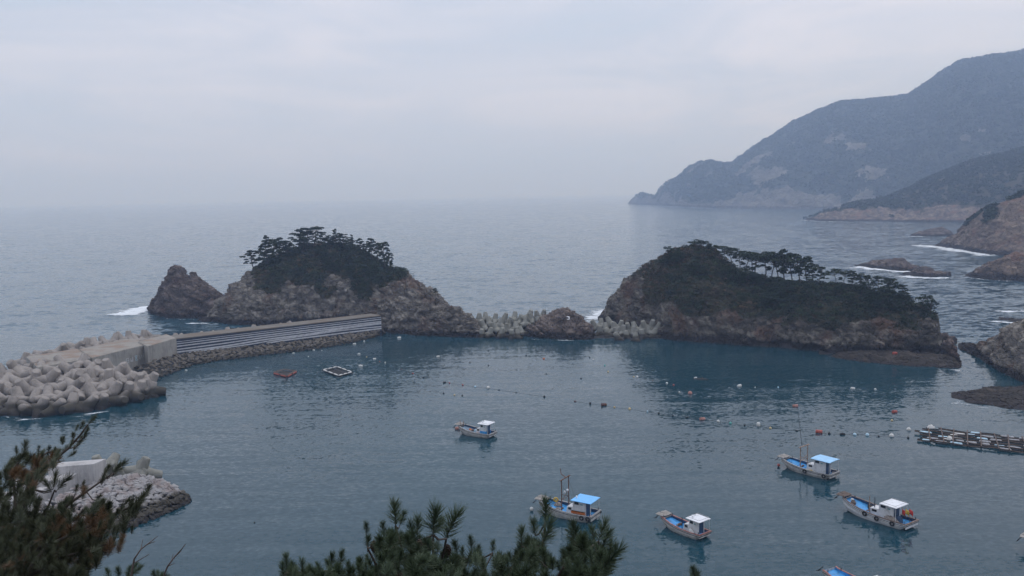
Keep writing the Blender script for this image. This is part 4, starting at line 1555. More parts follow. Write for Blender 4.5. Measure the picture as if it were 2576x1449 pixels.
# ------------------------------------------------------------------ fishing boats
def lump(mb, c, d, seed, n=9, m=6):
    """an irregular soft heap"""
    r = random.Random(seed)
    vs, fs = [], []
    for i in range(m + 1):
        ph = math.pi / 2 * i / m
        for j in range(n):
            a = 2 * math.pi * j / n
            k = r.uniform(0.78, 1.15)
            vs.append((c[0] + d[0] / 2 * math.cos(a) * math.cos(ph) * k, c[1] + d[1] / 2 * math.sin(a) * math.cos(ph) * k, c[2] + d[2] * math.sin(ph) * k))
    for i in range(m):
        for j in range(n):
            fs.append((i * n + j, i * n + (j + 1) % n, (i + 1) * n + (j + 1) % n, (i + 1) * n + j))
    mb.add(vs, fs, True)


def make_boat(label, bow, stern, zb=1.55, zs=0.85, beam=2.5, rail='greyrail', deckm='blue', roofm='roofwhite', hullm='hullgrey', bowfrac=0.42, cab=(0.12, 0.34, 0.50), cabm='white',
              roof=(0.0, 0.37), gantry=None, platform=True, scale_h=1.0, roofz=2.45, hatch=True, tyres=(), bulw='navy', skirt=None, antenna=None, masts=(), roofcurve=0.0, roof_up=True):
    S = on_z(*stern, zs)
    Bw = on_z(*bow, zb)
    d = Bw - S
    L = float(np.hypot(d[0], d[1]))
    yaw = math.atan2(d[1], d[0])
    root = empty('fishing_boat', (float(S[0]), float(S[1]), 0), yaw)
    tag(root, label, 'boat', 'small fishing boats moored in the bay')
    B = beam * 1.08
    hsc = scale_h

    def hb(t):
        return B / 2 * np.interp(t, [0, .2, .45, .7, .85, .95, 1], [.88, .96, 1, .93, .76, .55 if bowfrac < .6 else .64, bowfrac])

    def sh(t):
        return (zs + (zb - zs) * max(0, (t - .15) / .85) ** 2.1) * 1.0

    n = 22
    sec = []
    for i in range(n):
        t = i / (n - 1)
        x = t * L
        w, z = hb(t), sh(t)
        kz = np.interp(t, [0, .07, .10, .7, .9, 1], [.32, .30, -.45, -.45, -.2, .55])
        cz = np.interp(t, [0, .07, .10, .7, .9, 1], [.34, .32, -.15, -.12, .15, .75])
        cw = w * np.interp(t, [0, .6, .9, 1], [.80, .82, .62, .45])
        mz = (z * .45 + cz * .55)
        dk = min(z - .26, max(.36, z - .42) + .25 * max(0, (t - .55) / .45) ** 2)
        sec.append((x, w, z, kz, cz, cw, mz, dk))
    hull = MB()
    vs = []
    for (x, w, z, kz, cz, cw, mz, dk) in sec:
        for s_ in (1, -1):
            vs += [(x, 0, kz), (x, s_ * cw, cz), (x, s_ * (w * .96), mz), (x, s_ * w, z), (x, s_ * (w - .09), z), (x, s_ * (w - .12), dk)]
    fs = []
    for i in range(n - 1):
        for q in (0, 6):
            for k in range(5):
                a, b = i * 12 + q + k, (i + 1) * 12 + q + k
                fs.append((a, b, b + 1, a + 1) if q == 0 else (a, a + 1, b + 1, b))
    fs.append((0, 1, 2, 3, 9, 8, 7))
    e = (n - 1) * 12
    fs.append((e, e + 1, e + 2, e + 3, e + 9, e + 8, e + 7))
    hull.add(vs, fs)
    hull.build('hull', M[hullm], root)
    # inner bulwark lining and deck
    dm = MB()
    vs = []
    for (x, w, z, kz, cz, cw, mz, dk) in sec:
        vs += [(x, w - .125, dk + .004), (x, -(w - .125), dk + .004)]
    dm.add(vs, [(2 * i, 2 * i + 1, 2 * i + 3, 2 * i + 2) for i in range(n - 1)])
    dm.build('deck', M[deckm], root)
    for s_ in (1, -1):
        bl = MB()
        for i in range(n - 1):
            a, b = sec[i], sec[i + 1]
            bl.add([(a[0], s_ * (a[1] - .128), a[7]), (b[0], s_ * (b[1] - .128), b[7]), (b[0], s_ * (b[1] - .128), b[2] - .03), (a[0], s_ * (a[1] - .128), a[2] - .03)],
                   [(0, 1, 2, 3) if s_ < 0 else (0, 3, 2, 1)])
        bl.build('bulwark_lining', M[bulw], root)
    tr = MB().box((.05, 0, sh(0) / 2 + .14), (.12, hb(0) * 2 - .2, sh(0) - .3))
    tr.build('transom', M[hullm], root)
    # rail and rubbing strakes
    for s_ in (1, -1):
        rl = MB()
        for i in range(n - 1):
            a, b = sec[i], sec[i + 1]
            rl.hexa([(a[0], s_ * (a[1] + .05), a[2] + .003), (b[0], s_ * (b[1] + .05), b[2] + .003), (b[0], s_ * (b[1] - .16), b[2] + .003), (a[0], s_ * (a[1] - .16), a[2] + .003)],
                    [(a[0], s_ * (a[1] + .05), a[2] + .075), (b[0], s_ * (b[1] + .05), b[2] + .075), (b[0], s_ * (b[1] - .16), b[2] + .075), (a[0], s_ * (a[1] - .16), a[2] + .075)])
        rl.build('gunwale_rail', M[rail], root)
        for q, (dz, mt) in enumerate(((.20, 'black'), (.40, 'greyrail'))):
            st = MB()
            pts = []
            for i in range(n):
                x, w, z, kz, cz, cw, mz, dk = sec[i]
                zz = z - dz
                ww = np.interp(zz, [cz, mz, z], [cw, w * .96, w]) + .02
                pts.append((x, s_ * ww, zz))
            st.tube(pts, .035 if q == 0 else .05, 5)
            st.build('rubbing_strake', M[mt], root)
    MB().box((0.0, 0, sh(0) + .045), (.30, hb(0) * 2 + .12, .09)).build('stern_rail', M[rail], root)
    MB().box((-.02, 0, sh(0) - .22), (.08, hb(0) * 2 + .04, .06)).build('rubbing_strake', M['black'], root)
    # bow platform of planks
    if platform:
        for s_ in (1, -1):
            pl = MB()
            for k in range(4):
                pl.box((L + .1 + .02, s_ * (.14 + .24 * k), zb + .16), (1.5 - .08 * k, .22, .06), (0, -.05, s_ * .12))
            pl.build('bow_platform', M['wood' if rail != 'brownrail' else 'brownwood'], root)
        MB().tube([(L - .5, -hb(.95) * .9, sh(.95) - .05), (L - .5, hb(.95) * .9, sh(.95) - .05)], .09, 6).build('bow_beam', M['wood'], root)
    an = MB()
    an.tube([(L + .6, .3, zb + .05), (L + 1.15, .55, zb - .55)], .05, 5)
    an.tube([(L + 1.0, .25, zb - .5), (L + 1.2, .62, zb - .62), (L + 1.05, .95, zb - .45)], .045, 5)
    an.build('anchor', M['black'], root)
    for px_, py_ in ((.93, .8), (.9, -.85), (.03, .9), (.03, -.9)):
        MB().tube([(px_ * L, py_ * hb(px_), sh(px_)), (px_ * L, py_ * hb(px_), sh(px_) + .4)], .045, 6).build('mooring_post', M['black'], root)
    # wheelhouse
    a0, a1, a2 = cab[0] * L, cab[1] * L, cab[2] * L
    cw = B * .265
    dz = .30
    top = roofz - .10
    if cab[1] > cab[0]:
        cb = MB().box(((a0 + a1) / 2, 0, (dz + top) / 2), (a1 - a0, cw * 2, top - dz))
        co = cb.build('cabin', M[cabm], root)
        if skirt:
            MB().box(((a0 + a1) / 2, 0, .72), (a1 - a0 + .03, cw * 2 + .03, .84)).build('cabin_skirt', M[skirt], co)
        for s_ in (1, -1):
            MB().box(((a0 * .3 + a1 * .7), s_ * (cw + .006), top - .32), ((a1 - a0) * .36, .03, .36)).build('window', M['glass'], co)
        MB().box((a1 + .008, 0, top - .34), (.03, cw * 1.6, .40)).build('window', M['glass'], co)
        MB().box((a0 - .008, -.05, (dz + top) / 2 + .05), (.03, cw * 1.35, top - dz - .25)).build('doorway', M['navy'], co)
        MB().box((a0 * .72 + a1 * .28, cw + .012, top - .42), ((a1 - a0) * .18, .02, .14)).build('name_board', M['teal'], co)
        # engine casing ahead of it
        hz = dz + (top - dz) * .62
        hd = MB()
        hd.hexa([(a1 + .012, -cw * .96, dz), (a2, -cw * .9, dz), (a2, cw * .9, dz), (a1 + .012, cw * .96, dz)],
                [(a1 + .012, -cw * .92, hz), (a2 - .15, -cw * .8, hz - .18), (a2 - .15, cw * .8, hz - .18), (a1 + .012, cw * .92, hz)])
        hdo = hd.build('engine_casing', M[cabm], root)
        if skirt:
            pass
        for s_ in (1, -1):
            MB().box((a1 * .55 + a2 * .45, s_ * (cw * .925), hz - .36), ((a2 - a1) * .42, .07, .30)).build('window', M['glass'], hdo)
        # roof
        r0_, r1_ = roof[0] * L, roof[1] * L
        rw = B * .43
        rf_ = MB()
        ns = 7
        for k in range(ns):
            y0 = -rw + 2 * rw * k / ns
            y1 = -rw + 2 * rw * (k + 1) / ns
            z0 = roofz + roofcurve * (1 - (y0 / rw) ** 2)
            z1 = roofz + roofcurve * (1 - (y1 / rw) ** 2)
            rf_.hexa([(r0_, y0, z0), (r1_, y0, z0 + .05), (r1_, y1, z1 + .05), (r0_, y1, z1)], [(r0_, y0, z0 + .07), (r1_, y0, z0 + .12), (r1_, y1, z1 + .12), (r0_, y1, z1 + .07)])
        ro = rf_.build('roof', M[roofm], root)
        for s_ in (1, -1):
            MB().tube([(r0_ + .15, s_ * rw * .9, sh(.05)), (r0_ + .15, s_ * rw * .9, roofz)], .03, 5).build('roof_post', M['white'], root)
    # deck hatches forward
    if hatch:
        for k, (h0, h1) in enumerate(((.56, .68), (.70, .83))):
            MB().box(((h0 + h1) / 2 * L, 0, .56 + .16 * k), ((h1 - h0) * L * .92, hb(h1) * 1.3, .22)).build('hatch_cover', M[deckm], root)
    MB().tube([(.63 * L, -.35, .75), (.63 * L, .35, .75)], [.16, .16], 10).build('winch_drum', M['rust'], root)
    for s_ in (1, -1):
        MB().box((.63 * L, s_ * .4, .62), (.22, .08, .5)).build('winch_cheek', M['greyrail'], root)
    if cab[1] > cab[0]:
        rk = MB()
        rr0, rr1, ry = roof[0] * L + .2, roof[1] * L - .2, B * .38
        rk.tube([(rr0, -ry, roofz + .25), (rr1, -ry, roofz + .3), (rr1, ry, roofz + .3), (rr0, ry, roofz + .25), (rr0, -ry, roofz + .25)], .022, 5)
        if roofm == 'roofwhite':
            rk.build('roof_rack', M['greyrail'], ro)
    for (t, s_) in tyres:
        MB().torus((t * L, s_ * (hb(t) + .10), sh(t) - .28), .26, .10, (R(90), 0, 0)).build('tyre_fender', M['black'], root)
    if gantry:
        t, gz, gm, extra = gantry
        gx, gw = t * L, hb(t) * .62
        for s_ in (1, -1):
            MB().tube([(gx, s_ * gw, .3), (gx, s_ * gw, gz)], .075, 7).build('gantry_post', M[gm], root)
        MB().tube([(gx, -gw - .45, gz), (gx, gw + .45, gz + .03)], .085, 7).build('gantry_beam', M[gm], root)
        br = MB()
        br.tube([(gx, -gw, gz * .45), (gx, gw, gz * .62)], .04, 5)
        br.tube([(gx, gw, gz * .45), (gx, -gw, gz * .62)], .04, 5)
        br.tube([(gx, -gw, gz * .45), (gx, gw, gz * .45)], .04, 5)
        br.build('gantry_brace', M[gm], root)
        MB().tube([(gx, gw, gz * .9), (gx - 1.9, gw * .6, 1.3)], .018, 4).build('stay_wire', M['black'], root)
        MB().tube([(gx, -gw, gz * .9), (gx - 1.9, -gw * .6, 1.3)], .018, 4).build('stay_wire', M['black'], root)
        if extra:
            MB().tube([(gx, -gw * .3, gz), (gx + .9, -gw * .5, gz + .35), (gx + 1.0, -gw * .5, gz + 1.1)], .06, 6).build('boom', M[gm], root)
            for s_ in (1, -1):
                MB().box((gx - .15, s_ * gw * .4, gz * .66), (.25, .22, .2)).build('deck_lamp', M['roofwhite'], root)
    for (t, y, hgt, mt) in masts:
        MB().tube([(t * L, y, .4), (t * L, y, hgt)], [.07, .05], 6).build('mast', M[mt], root)
    if antenna:
        t, y, z0, dx, dy, z1 = antenna
        MB().tube([(t * L, y, z0), (t * L + dx * .5, y + dy * .5, (z0 + z1) / 2), (t * L + dx, y + dy, z1)], [.035, .028, .018], 5).build('whip_antenna', M['black'], root)
    if roof_up and cab[1] > cab[0]:
        MB().tube([(a1 - .3, .35, roofz + .05), (a1 - .3, .35, roofz + .42)], .13, 10).build('radar_dome', M['roofwhite'], ro)
        MB().tube([(a1 - .1, -.4, roofz), (a1 - .1, -.4, roofz + .5)], .03, 5).build('exhaust_pipe', M['black'], ro)
    root['L'] = L
    del root['L']
    return root, L, yaw, sh, hb


def on_boat(bt, t, y, z):
    root, L, yaw, sh, hb = bt
    p = Matrix.Translation(root.location) @ Matrix.Rotation(yaw, 4, 'Z') @ Vector((t * L, y, z))
    return p


b1 = make_boat('grey-hulled boat with bright blue canopy, rusty gantry and orange crates on deck', (1364, 1255), (1498.5, 1292.6), beam=3.3, zb=1.7, zs=.95, roofm='blueroof', gantry=(.56, 5.3, 'rust', True),
               bowfrac=.55, tyres=((.05, 1), (.16, 1), (.03, -1)), roofz=2.75, cab=(.14, .36, .50))
b2 = make_boat('small boat with faded red rails, white roof and open blue hold', (1672, 1295), (1773.4, 1342.2), beam=2.5, zb=1.35, zs=.75, rail='pinkrail', bowfrac=.62, roofz=2.4, hatch=False, cab=(.10, .30, .46),
               roof=(.0, .33), masts=((.47, .7, 2.2, 'black'),))
b3 = make_boat('boat with pale blue canopy, tan gantry and a tall whip antenna', (1973, 1150), (2099.5, 1191), beam=3.2, zb=1.5, zs=.85, roofm='paleblue', gantry=(.60, 4.1, 'palerust', False), bowfrac=.5,
               tyres=((.46, 1), (.10, 1)), roofz=2.75, cab=(.13, .34, .50), antenna=(.60, .6, 4.0, .6, .5, 10.5), roofcurve=.08, roof_up=False)
b4 = make_boat('long boat with brown rails, white roof, net heap and red flags aft', (2125, 1246), (2294.4, 1314.9), beam=3.2, zb=1.9, zs=.9, rail='brownrail', bowfrac=.30, roofz=2.7, cab=(.22, .42, .58),
               roof=(.14, .38), masts=((.56, .9, 3.2, 'palerust'), (.52, .3, 3.0, 'black')), tyres=((.58, 1), (.4, 1), (.18, 1)), roof_up=False, hullm='white')
b5 = make_boat('far small boat with white flying roof, navy doorway and blue cabin skirt', (1157.5, 1068), (1240.4, 1089.9), beam=2.9, zb=1.55, zs=.75, deckm='greyblue', bowfrac=.38, roofz=2.5, cab=(.14, .32, .46),
               roof=(.04, .36), hatch=False, skirt='blue', masts=((.97, .3, 2.6, 'rust'), (.92, -.3, 2.4, 'rust')))
b6 = make_boat('bright blue boat cut off by the bottom edge of the picture', (2086, 1430), (2245, 1520), beam=2.9, zb=1.3, zs=.8, rail='pinkrail', bowfrac=.7, roofz=2.3, cab=(.10, .3, .45), platform=False, deckm='blue', bulw='blue')
b7 = make_boat('boat bow poking in at the lower right edge of the picture', (2588, 1352), (2740, 1402), beam=2.8, zb=1.5, zs=.8, bowfrac=.4)

# loads on the boats
for k in range(10):
    p = on_boat(b1, .17 + .045 * (k % 5), .95 + .12 * (k // 5), .72 + .27 * (k // 5))
    o = MB()
    o.box((0, 0, .13), (.50, .36, .26), taper=1.06)
    o.box((0, 0, .245), (.54, .40, .03))
    q = o.build('crate', M['orange'], loc=p, rot=(0, 0, b1[2] + random.uniform(-.15, .15)))
    tag(q, f'orange crate, {ORD[k % 5]} from the stern in the {"upper" if k > 4 else "lower"} tier beside the blue-canopied cabin', 'crate', 'orange crates on the blue-canopied boat')
mb = MB()
lump(mb, (0, 0, 0), (2.4, 1.2, .85), 3, 12, 7)
tag(mb.build('net_heap', M['net'], loc=on_boat(b4, .24, .95, .45), rot=(0, 0, b4[2])), 'tan fishing net heaped beside the cabin of the boat with red flags', 'net')
mb = MB()
lump(mb, (0, 0, 0), (1.3, .9, 1.1), 6, 10, 6)
tag(mb.build('tarpaulin', M['navy'], loc=on_boat(b4, .16, .55, .5), rot=(0, 0, b4[2])), 'dark blue tarpaulin bundle behind the net heap', 'tarpaulin')
for k, (mt, lab) in enumerate((('red', 'drooping red flag at the left of the flag cluster on the long boat'), ('yellow', 'yellow cloth hanging between the red flags on the long boat'), ('red', 'red flag flapping at the right of the flag cluster on the long boat'))):
    fe = empty('marker_flag', on_boat(b4, .12 - .035 * k, .25 - .25 * k, .4), b4[2])
    tag(fe, lab, 'flag', 'marker flags on the long boat')
    MB().tube([(0, 0, 0), (0, .05, 2.3)], .025, 5).build('pole', M['brownwood'], fe)
    fm = MB()
    vs = []
    for i in range(5):
        for j in range(4):
            vs.append((-.09 * i * (1 + .3 * k), .12 * math.sin(i * 1.3 + k) + .05 + .03 * j, 2.2 - .2 * j - .09 * i))
    fm.add(vs, [(i * 4 + j, (i + 1) * 4 + j, (i + 1) * 4 + j + 1, i * 4 + j + 1) for i in range(4) for j in range(3)], True)
    fo = fm.build('cloth', M[mt], fe)
    so = fo.modifiers.new('thickness', 'SOLIDIFY')
    so.thickness = .02
for k, (t, y, s_) in enumerate(((.88, .45, .5), (.78, .75, .45), (.72, -.3, .55), (.66, .75, .42), (.40, .98, .4))):
    mb = MB()
    lump(mb, (0, 0, 0), (s_ * 1.6, s_ * 1.2, s_), 20 + k, 9, 5)
    tag(mb.build('net_bundle', M['orange'], loc=on_boat(b5, t, y, .36 + .35 * max(0, t - .6)), rot=(0, 0, 1.1 * k)), f'orange net bundle on the far small boat, {ORD[k]} when counting from the bow', 'net', 'orange net bundles on the far boat')
for bt, t, y, lab in ((b2, .5, .7, 'orange net bundle in the hold of the small red-railed boat'),):
    mb = MB()
    lump(mb, (0, 0, 0), (1.0, .6, .25), 31, 9, 5)
    tag(mb.build('net_bundle', M['orange'], loc=on_boat(bt, t, y, .33), rot=(0, 0, bt[2])), lab, 'net')
CL = [(b1, .66, .55, 'wood', (1.1, .5, .3), 'grey plank bundle on the foredeck of the blue-canopied boat'), (b1, .06, .5, 'orange', (.7, .5, .3), 'orange tray on the stern deck of the blue-canopied boat'),
      (b1, .74, -.5, 'net', (1.2, .9, .5), 'tan net heap by the gantry of the blue-canopied boat'), (b2, .40, -.6, 'black', (.7, .6, .6), 'dark gear heap ahead of the cabin of the red-railed boat'),
      (b2, .05, .3, 'blue', (.9, .6, .4), 'blue crate cover at the stern of the red-railed boat'), (b3, .05, -.5, 'net', (1.0, .8, .5), 'tan net heap at the stern of the boat with the whip antenna'),
      (b3, .86, .3, 'blue', (.8, .5, .35), 'blue bundle at the bow of the boat with the whip antenna'), (b4, .84, .4, 'brownwood', (1.2, .8, .5), 'brown gear heap at the bow of the long boat'),
      (b4, .66, -.9, 'black', (1.6, .7, .5), 'dark net roll along the far rail of the long boat'), (b4, .90, -.3, 'fwhite', (.6, .5, .3), 'white bag at the bow of the long boat'),
      (b5, .56, -.5, 'flblue', (.7, .6, .45), 'pale blue bin ahead of the casing of the far small boat')]
for k, (bt, t, y, mt, dm, lab) in enumerate(CL):
    mb = MB()
    lump(mb, (0, 0, 0), dm, 200 + k, 11, 6)
    zz = min(bt[3](t) - .26, max(.36, bt[3](t) - .42) + .25 * max(0, (t - .55) / .45) ** 2)
    tag(mb.build('deck_gear', M[mt], loc=on_boat(bt, t, y, zz), rot=(0, 0, bt[2] + .3 * k)), lab, 'gear')
mb = MB().torus((0, 0, 0), .26, .12, (R(90), 0, 0))
tag(mb.build('life_ring', M['yellow'], loc=on_boat(b1, .80, -1.0, 1.55), rot=(0, 0, b1[2] + .4)), 'orange and yellow ring hung at the bow of the blue-canopied boat', 'life ring')
mb = MB()
lump(mb, (0, 0, 0), (.9, .6, .35), 41, 9, 5)
tag(mb.build('sack', M['yellow'], loc=on_boat(b3, .40, 1.0, .5), rot=(0, 0, b3[2])), 'yellow sack on the side deck of the boat with the whip antenna', 'sack')
mb = MB()
lump(mb, (0, 0, 0), (.9, .7, .45), 42, 9, 5)
tag(mb.build('sack', M['fwhite'], loc=on_boat(b2, .22, .95, .75), rot=(0, 0, b2[2])), 'white sack on the side rail of the small red-railed boat', 'sack')


# ------------------------------------------------------------------ floats and buoys
def float_mesh(kind):
    mb = MB()
    if kind == 'barrel':
        mb.tube([(-.50, 0, 0), (-.47, 0, 0), (-.2, 0, 0), (.2, 0, 0), (.47, 0, 0), (.50, 0, 0)], [.18, .27, .31, .31, .27, .18], 12)
        for x in (-.16, .16):
            mb.torus((x, 0, 0), .31, .018, (0, R(90), 0), 12, 5)
    elif kind == 'drum':
        mb.tube([(-.50, 0, 0), (-.485, 0, 0), (-.18, 0, 0), (-.16, 0, 0), (-.14, 0, 0), (.14, 0, 0), (.16, 0, 0), (.18, 0, 0), (.485, 0, 0), (.50, 0, 0)], [.31, .335, .335, .355, .335, .335, .355, .335, .335, .31], 14)
    elif kind == 'upright':
        mb.tube([(0, 0, -.35), (0, 0, -.33), (0, 0, .45), (0, 0, .5)], [.26, .3, .3, .24], 12)
        mb.torus((0, 0, .2), .3, .02, (0, 0, 0), 12, 5)
    else:
        n = 9
        pts = [(0, 0, -.45 * math.cos(math.pi * i / n)) for i in range(n + 1)]
        mb.tube(pts, [max(.02, .45 * math.sin(math.pi * i / n)) for i in range(n + 1)], 12)
        mb.torus((0, 0, .46), .07, .025, (R(90), 0, 0), 8, 5)
    return mb


FL = {}


def buoy(x4, y4, kind, mt, size, label, group):
    """x4,y4 in photograph pixels"""
    k = (kind, mt)
    size *= .72
    if k not in FL:
        FL[k] = float_mesh(kind).mesh('buoy')
        FL[k].materials.append(M[mt])
    p = on_z(x4 * W / 4096, y4 * W / 4096, 0.05)
    o = bpy.data.objects.new('buoy', FL[k])
    COL.objects.link(o)
    o.location = (p[0], p[1], 0.10 * size)
    o.scale = (size,) * 3
    o.rotation_euler = (random.uniform(-.15, .15), random.uniform(-.15, .15), random.uniform(-.6, .6))
    tag(o, label, 'buoy', group)
    return o


def cropA(l):
    return [(1350 + a / 2.1467, 1330 + b / 2.1467, *r) for a, b, *r in l]


def cropB(l):
    return [(2350 + a / 2.4533, 1380 + b / 2.4533, *r) for a, b, *r in l]


def cropC(l):
    return [(2900 + a / 2.862, 1480 + b / 2.862, *r) for a, b, *r in l]


near_wall = 'white floats scattered off the striped breakwater'
line1 = 'floats on the mooring line across the middle of the bay'
line2 = 'floats on the long mooring line to the mussel raft'
loose = 'loose floats in the middle of the bay'
BU = cropA([(145, 100, 'barrel', 'fwhite', 1.35, 'white barrel float close under the right end of the striped wall', near_wall), (229, 76, 'ball', 'fwhite', .9, 'small white float nearest the right end of the striped wall', near_wall),
            (530, 47, 'barrel', 'fwhite', 1.6, 'large white barrel float below the right flank of the left island', near_wall), (185, 186, 'barrel', 'fwhite', 1.1, 'white float above the white-floated cage, left of two', near_wall),
            (251, 210, 'ball', 'fcream', .5, 'tiny cream float between two white floats above the cage', near_wall), (318, 228, 'barrel', 'fwhite', 1.2, 'tilted white barrel float up and right of the cage', near_wall),
            (362, 248, 'ball', 'orange', .4, 'tiny orange float right of the tilted white barrel', near_wall), (409, 262, 'upright', 'fwhite', .9, 'upright white float farthest right above the cage', near_wall),
            (199, 289, 'barrel', 'fwhite', 1.5, 'large white barrel float just beyond the right corner of the cage', near_wall), (863, 208, 'barrel', 'fwhite', 1.25, 'lone white barrel float in the bright ripples of the upper bay', loose),
            (1297, 157, 'ball', 'black', .7, 'small black float nearest the left tetrapod heap', loose), (1621, 196, 'ball', 'black', .7, 'small black float below the painted rock', loose),
            (1771, 225, 'barrel', 'orange', .9, 'small orange float below the painted rock', loose), (1137, 259, 'barrel', 'black', .6, 'black float right of and below the lone white barrel', loose), (1296, 282, 'ball', 'black', .6, 'black float in the bright patch of the upper bay', loose),
            (2166, 214, 'ball', 'black', .6, 'black float below the right tetrapod heap', loose), (2197, 234, 'ball', 'fwhite', .7, 'small white float below the right tetrapod heap', loose), (2295, 283, 'ball', 'fgreen', .7, 'small dark green float below the right tetrapod heap', loose),
            (2324, 336, 'ball', 'fcream', .7, 'small yellow float toward the dark reflection of the right island', loose), (1795, 355, 'ball', 'black', .5, 'lone tiny black float at the centre of the bay', loose), (2091, 395, 'ball', 'black', .7, 'lone black float right of the bay centre', loose),
            (503, 303, 'barrel', 'black', .6, 'dark float at the left start of the middle mooring line', line1), (549, 318, 'barrel', 'frust', .6, 'rust-coloured float second on the middle mooring line', line1), (647, 352, 'ball', 'fred', .7, 'red float third on the middle mooring line', line1),
            (739, 386, 'ball', 'black', .7, 'dark float fourth on the middle mooring line', line1), (918, 430, 'barrel', 'black', 1.0, 'dark barrel left of two small red floats', line1), (961, 434, 'ball', 'fred', .65, 'small red float beside the dark barrel', line1),
            (1075, 450, 'ball', 'fred', .65, 'small red float midway between dark barrel and white ball', line1), (1182, 466, 'ball', 'flblue', .8, 'grey-blue float just left of the white ball', line1), (1294, 476, 'ball', 'fwhite', 1.25, 'large white ball float on the middle mooring line', line1),
            (1387, 494, 'barrel', 'black', .6, 'dark float just right of the white ball', line1), (1534, 515, 'ball', 'black', .5, 'tiny dark float well right of the white ball', line1), (1777, 552, 'ball', 'black', .8, 'dark float toward the right end of the middle line', line1),
            (911, 522, 'ball', 'black', .65, 'left of three small floats below the middle mooring line', loose), (1004, 537, 'ball', 'fcream', .65, 'middle of three small floats below the middle mooring line', loose), (1071, 541, 'ball', 'black', .6, 'right of three small floats below the middle mooring line', loose),
            (2041, 592, 'barrel', 'frust', .7, 'brown float at the left start of the long mooring line', line2), (2170, 612, 'upright', 'black', .9, 'upright black float left of the big rusty drum', line2), (2287, 624, 'drum', 'frust', 1.5, 'big rusty drum float on the long mooring line', line2),
            (2378, 643, 'ball', 'fcream', .7, 'small yellow float right of the big rusty drum', line2), (2508, 657, 'ball', 'fcream', .9, 'cream ball float second right of the big rusty drum', line2)])
BU += cropB([(454, 312, 'ball', 'fcream', .6, 'small dark yellow float beside a white ball in the upper right bay', loose), (488, 315, 'ball', 'fwhite', .9, 'white ball float in the upper right bay', loose), (639, 351, 'ball', 'frust', .45, 'tiny brown float on the slack line of the upper right bay', loose),
             (779, 375, 'ball', 'fwhite', .85, 'white float left of a red one on the slack line', loose), (845, 393, 'ball', 'fred', .75, 'red float right of a white one on the slack line', loose), (902, 462, 'ball', 'fwhite', .6, 'small white float left of the pink-white ball', loose),
            (1007, 477, 'ball', 'fpink', 1.5, 'large pink-white ball float right of the bay centre', loose), (1060, 323, 'barrel', 'fwhite', 1.0, 'white float at the left tip of the dark drifting debris', loose), (1125, 330, 'ball', 'orange', .6, 'orange float riding on the dark drifting debris', loose),
            (1490, 403, 'barrel', 'fwhite', 1.5, 'large white barrel in the dark reflection of the right island', loose), (1871, 415, 'ball', 'flblue', .6, 'small grey float right of the large white barrel', loose), (2040, 602, 'drum', 'fpink', 1.45, 'pink drum float above the whip antenna', loose),
            (588, 656, 'upright', 'flblue', .7, 'grey-white float third right of the big rusty drum', line2), (699, 673, 'ball', 'black', .65, 'first of three black floats left of the pink-topped drum', line2), (838, 695, 'ball', 'black', .65, 'second of three black floats left of the pink-topped drum', line2),
            (978, 712, 'barrel', 'black', .85, 'third of three black floats, next to the pink-topped drum', line2), (1127, 730, 'drum', 'fpink', 1.4, 'pink-topped drum in the middle of the long mooring line', line2), (1282, 750, 'ball', 'fwhite', .9, 'small white float right of the pink-topped drum', line2),
            (1403, 768, 'ball', 'fgreen', .85, 'teal ball float on the long mooring line', line2), (1543, 789, 'ball', 'black', .6, 'black float between the teal ball and the white drum', line2), (1678, 792, 'upright', 'fwhite', 1.5, 'upright white drum on the long mooring line', line2),
            (1794, 816, 'ball', 'fcream', .75, 'cream float right of the upright white drum', line2), (2054, 842, 'barrel', 'black', .7, 'black float beside the whip antenna', line2), (2272, 857, 'drum', 'fred', 1.65, 'bright red drum on the long mooring line', line2),
            (2373, 870, 'ball', 'black', .8, 'dark float right of the bright red drum', line2), (2502, 878, 'barrel', 'black', 1.2, 'black wedge-shaped float on the long mooring line', line2)])
BU += cropC([(1463, 214, 'barrel', 'fwhite', 1.3, 'tilted white barrel off the tidal shelf of the right island', loose), (1720, 222, 'ball', 'fwhite', .8, 'small white float off the tidal shelf of the right island', loose), (1941, 482, 'drum', 'fred', 1.4, 'red drum float alone below the narrow channel', loose),
            (1912, 578, 'ball', 'fcream', .7, 'small pale float under the lone red drum', loose), (1485, 740, 'ball', 'flblue', .95, 'grey-white ball right of the black wedge float', line2), (1629, 744, 'ball', 'flblue', 1.0, 'pale blue ball float on the long mooring line', line2),
            (1760, 760, 'ball', 'black', .6, 'tiny black float before the last white ball', line2), (1908, 757, 'ball', 'fwhite', 1.35, 'large white ball near the raft end of the long mooring line', line2), (2097, 778, 'ball', 'black', .7, 'dark float just off the lower left tip of the mussel raft', line2),
            (2104, 684, 'ball', 'fwhite', 1.25, 'white ball float just off the left tip of the mussel raft', line2), (345, 198, 'ball', 'fwhite', .45, 'tiny white float right of the large white barrel in the dark water', loose)])
BU += [(500 + 1157 / 1.7173, 850 + 967 / 1.7173, 'barrel', 'fwhite', .9, 'white float in the dark water below the middle of the striped wall', near_wall), (500 + 1260 / 1.7173, 850 + 990 / 1.7173, 'ball', 'fwhite', .6, 'tiny white float beyond the red-floated cage', near_wall),
       (500 + 1297 / 1.7173, 850 + 946 / 1.7173, 'barrel', 'fwhite', .9, 'white float between the wall middle and its right end', near_wall), (500 + 1352 / 1.7173, 850 + 948 / 1.7173, 'ball', 'fwhite', .5, 'tiny white float right of its neighbour under the wall', near_wall),
       (500 + 420 / 1.7173, 850 + 1085 / 1.7173, 'barrel', 'fwhite', .9, 'white float adrift near the left end of the rubble slope', near_wall), (1018, 2090, 'ball', 'black', .35, 'tiny dark float alone in the lower left bay', loose)]
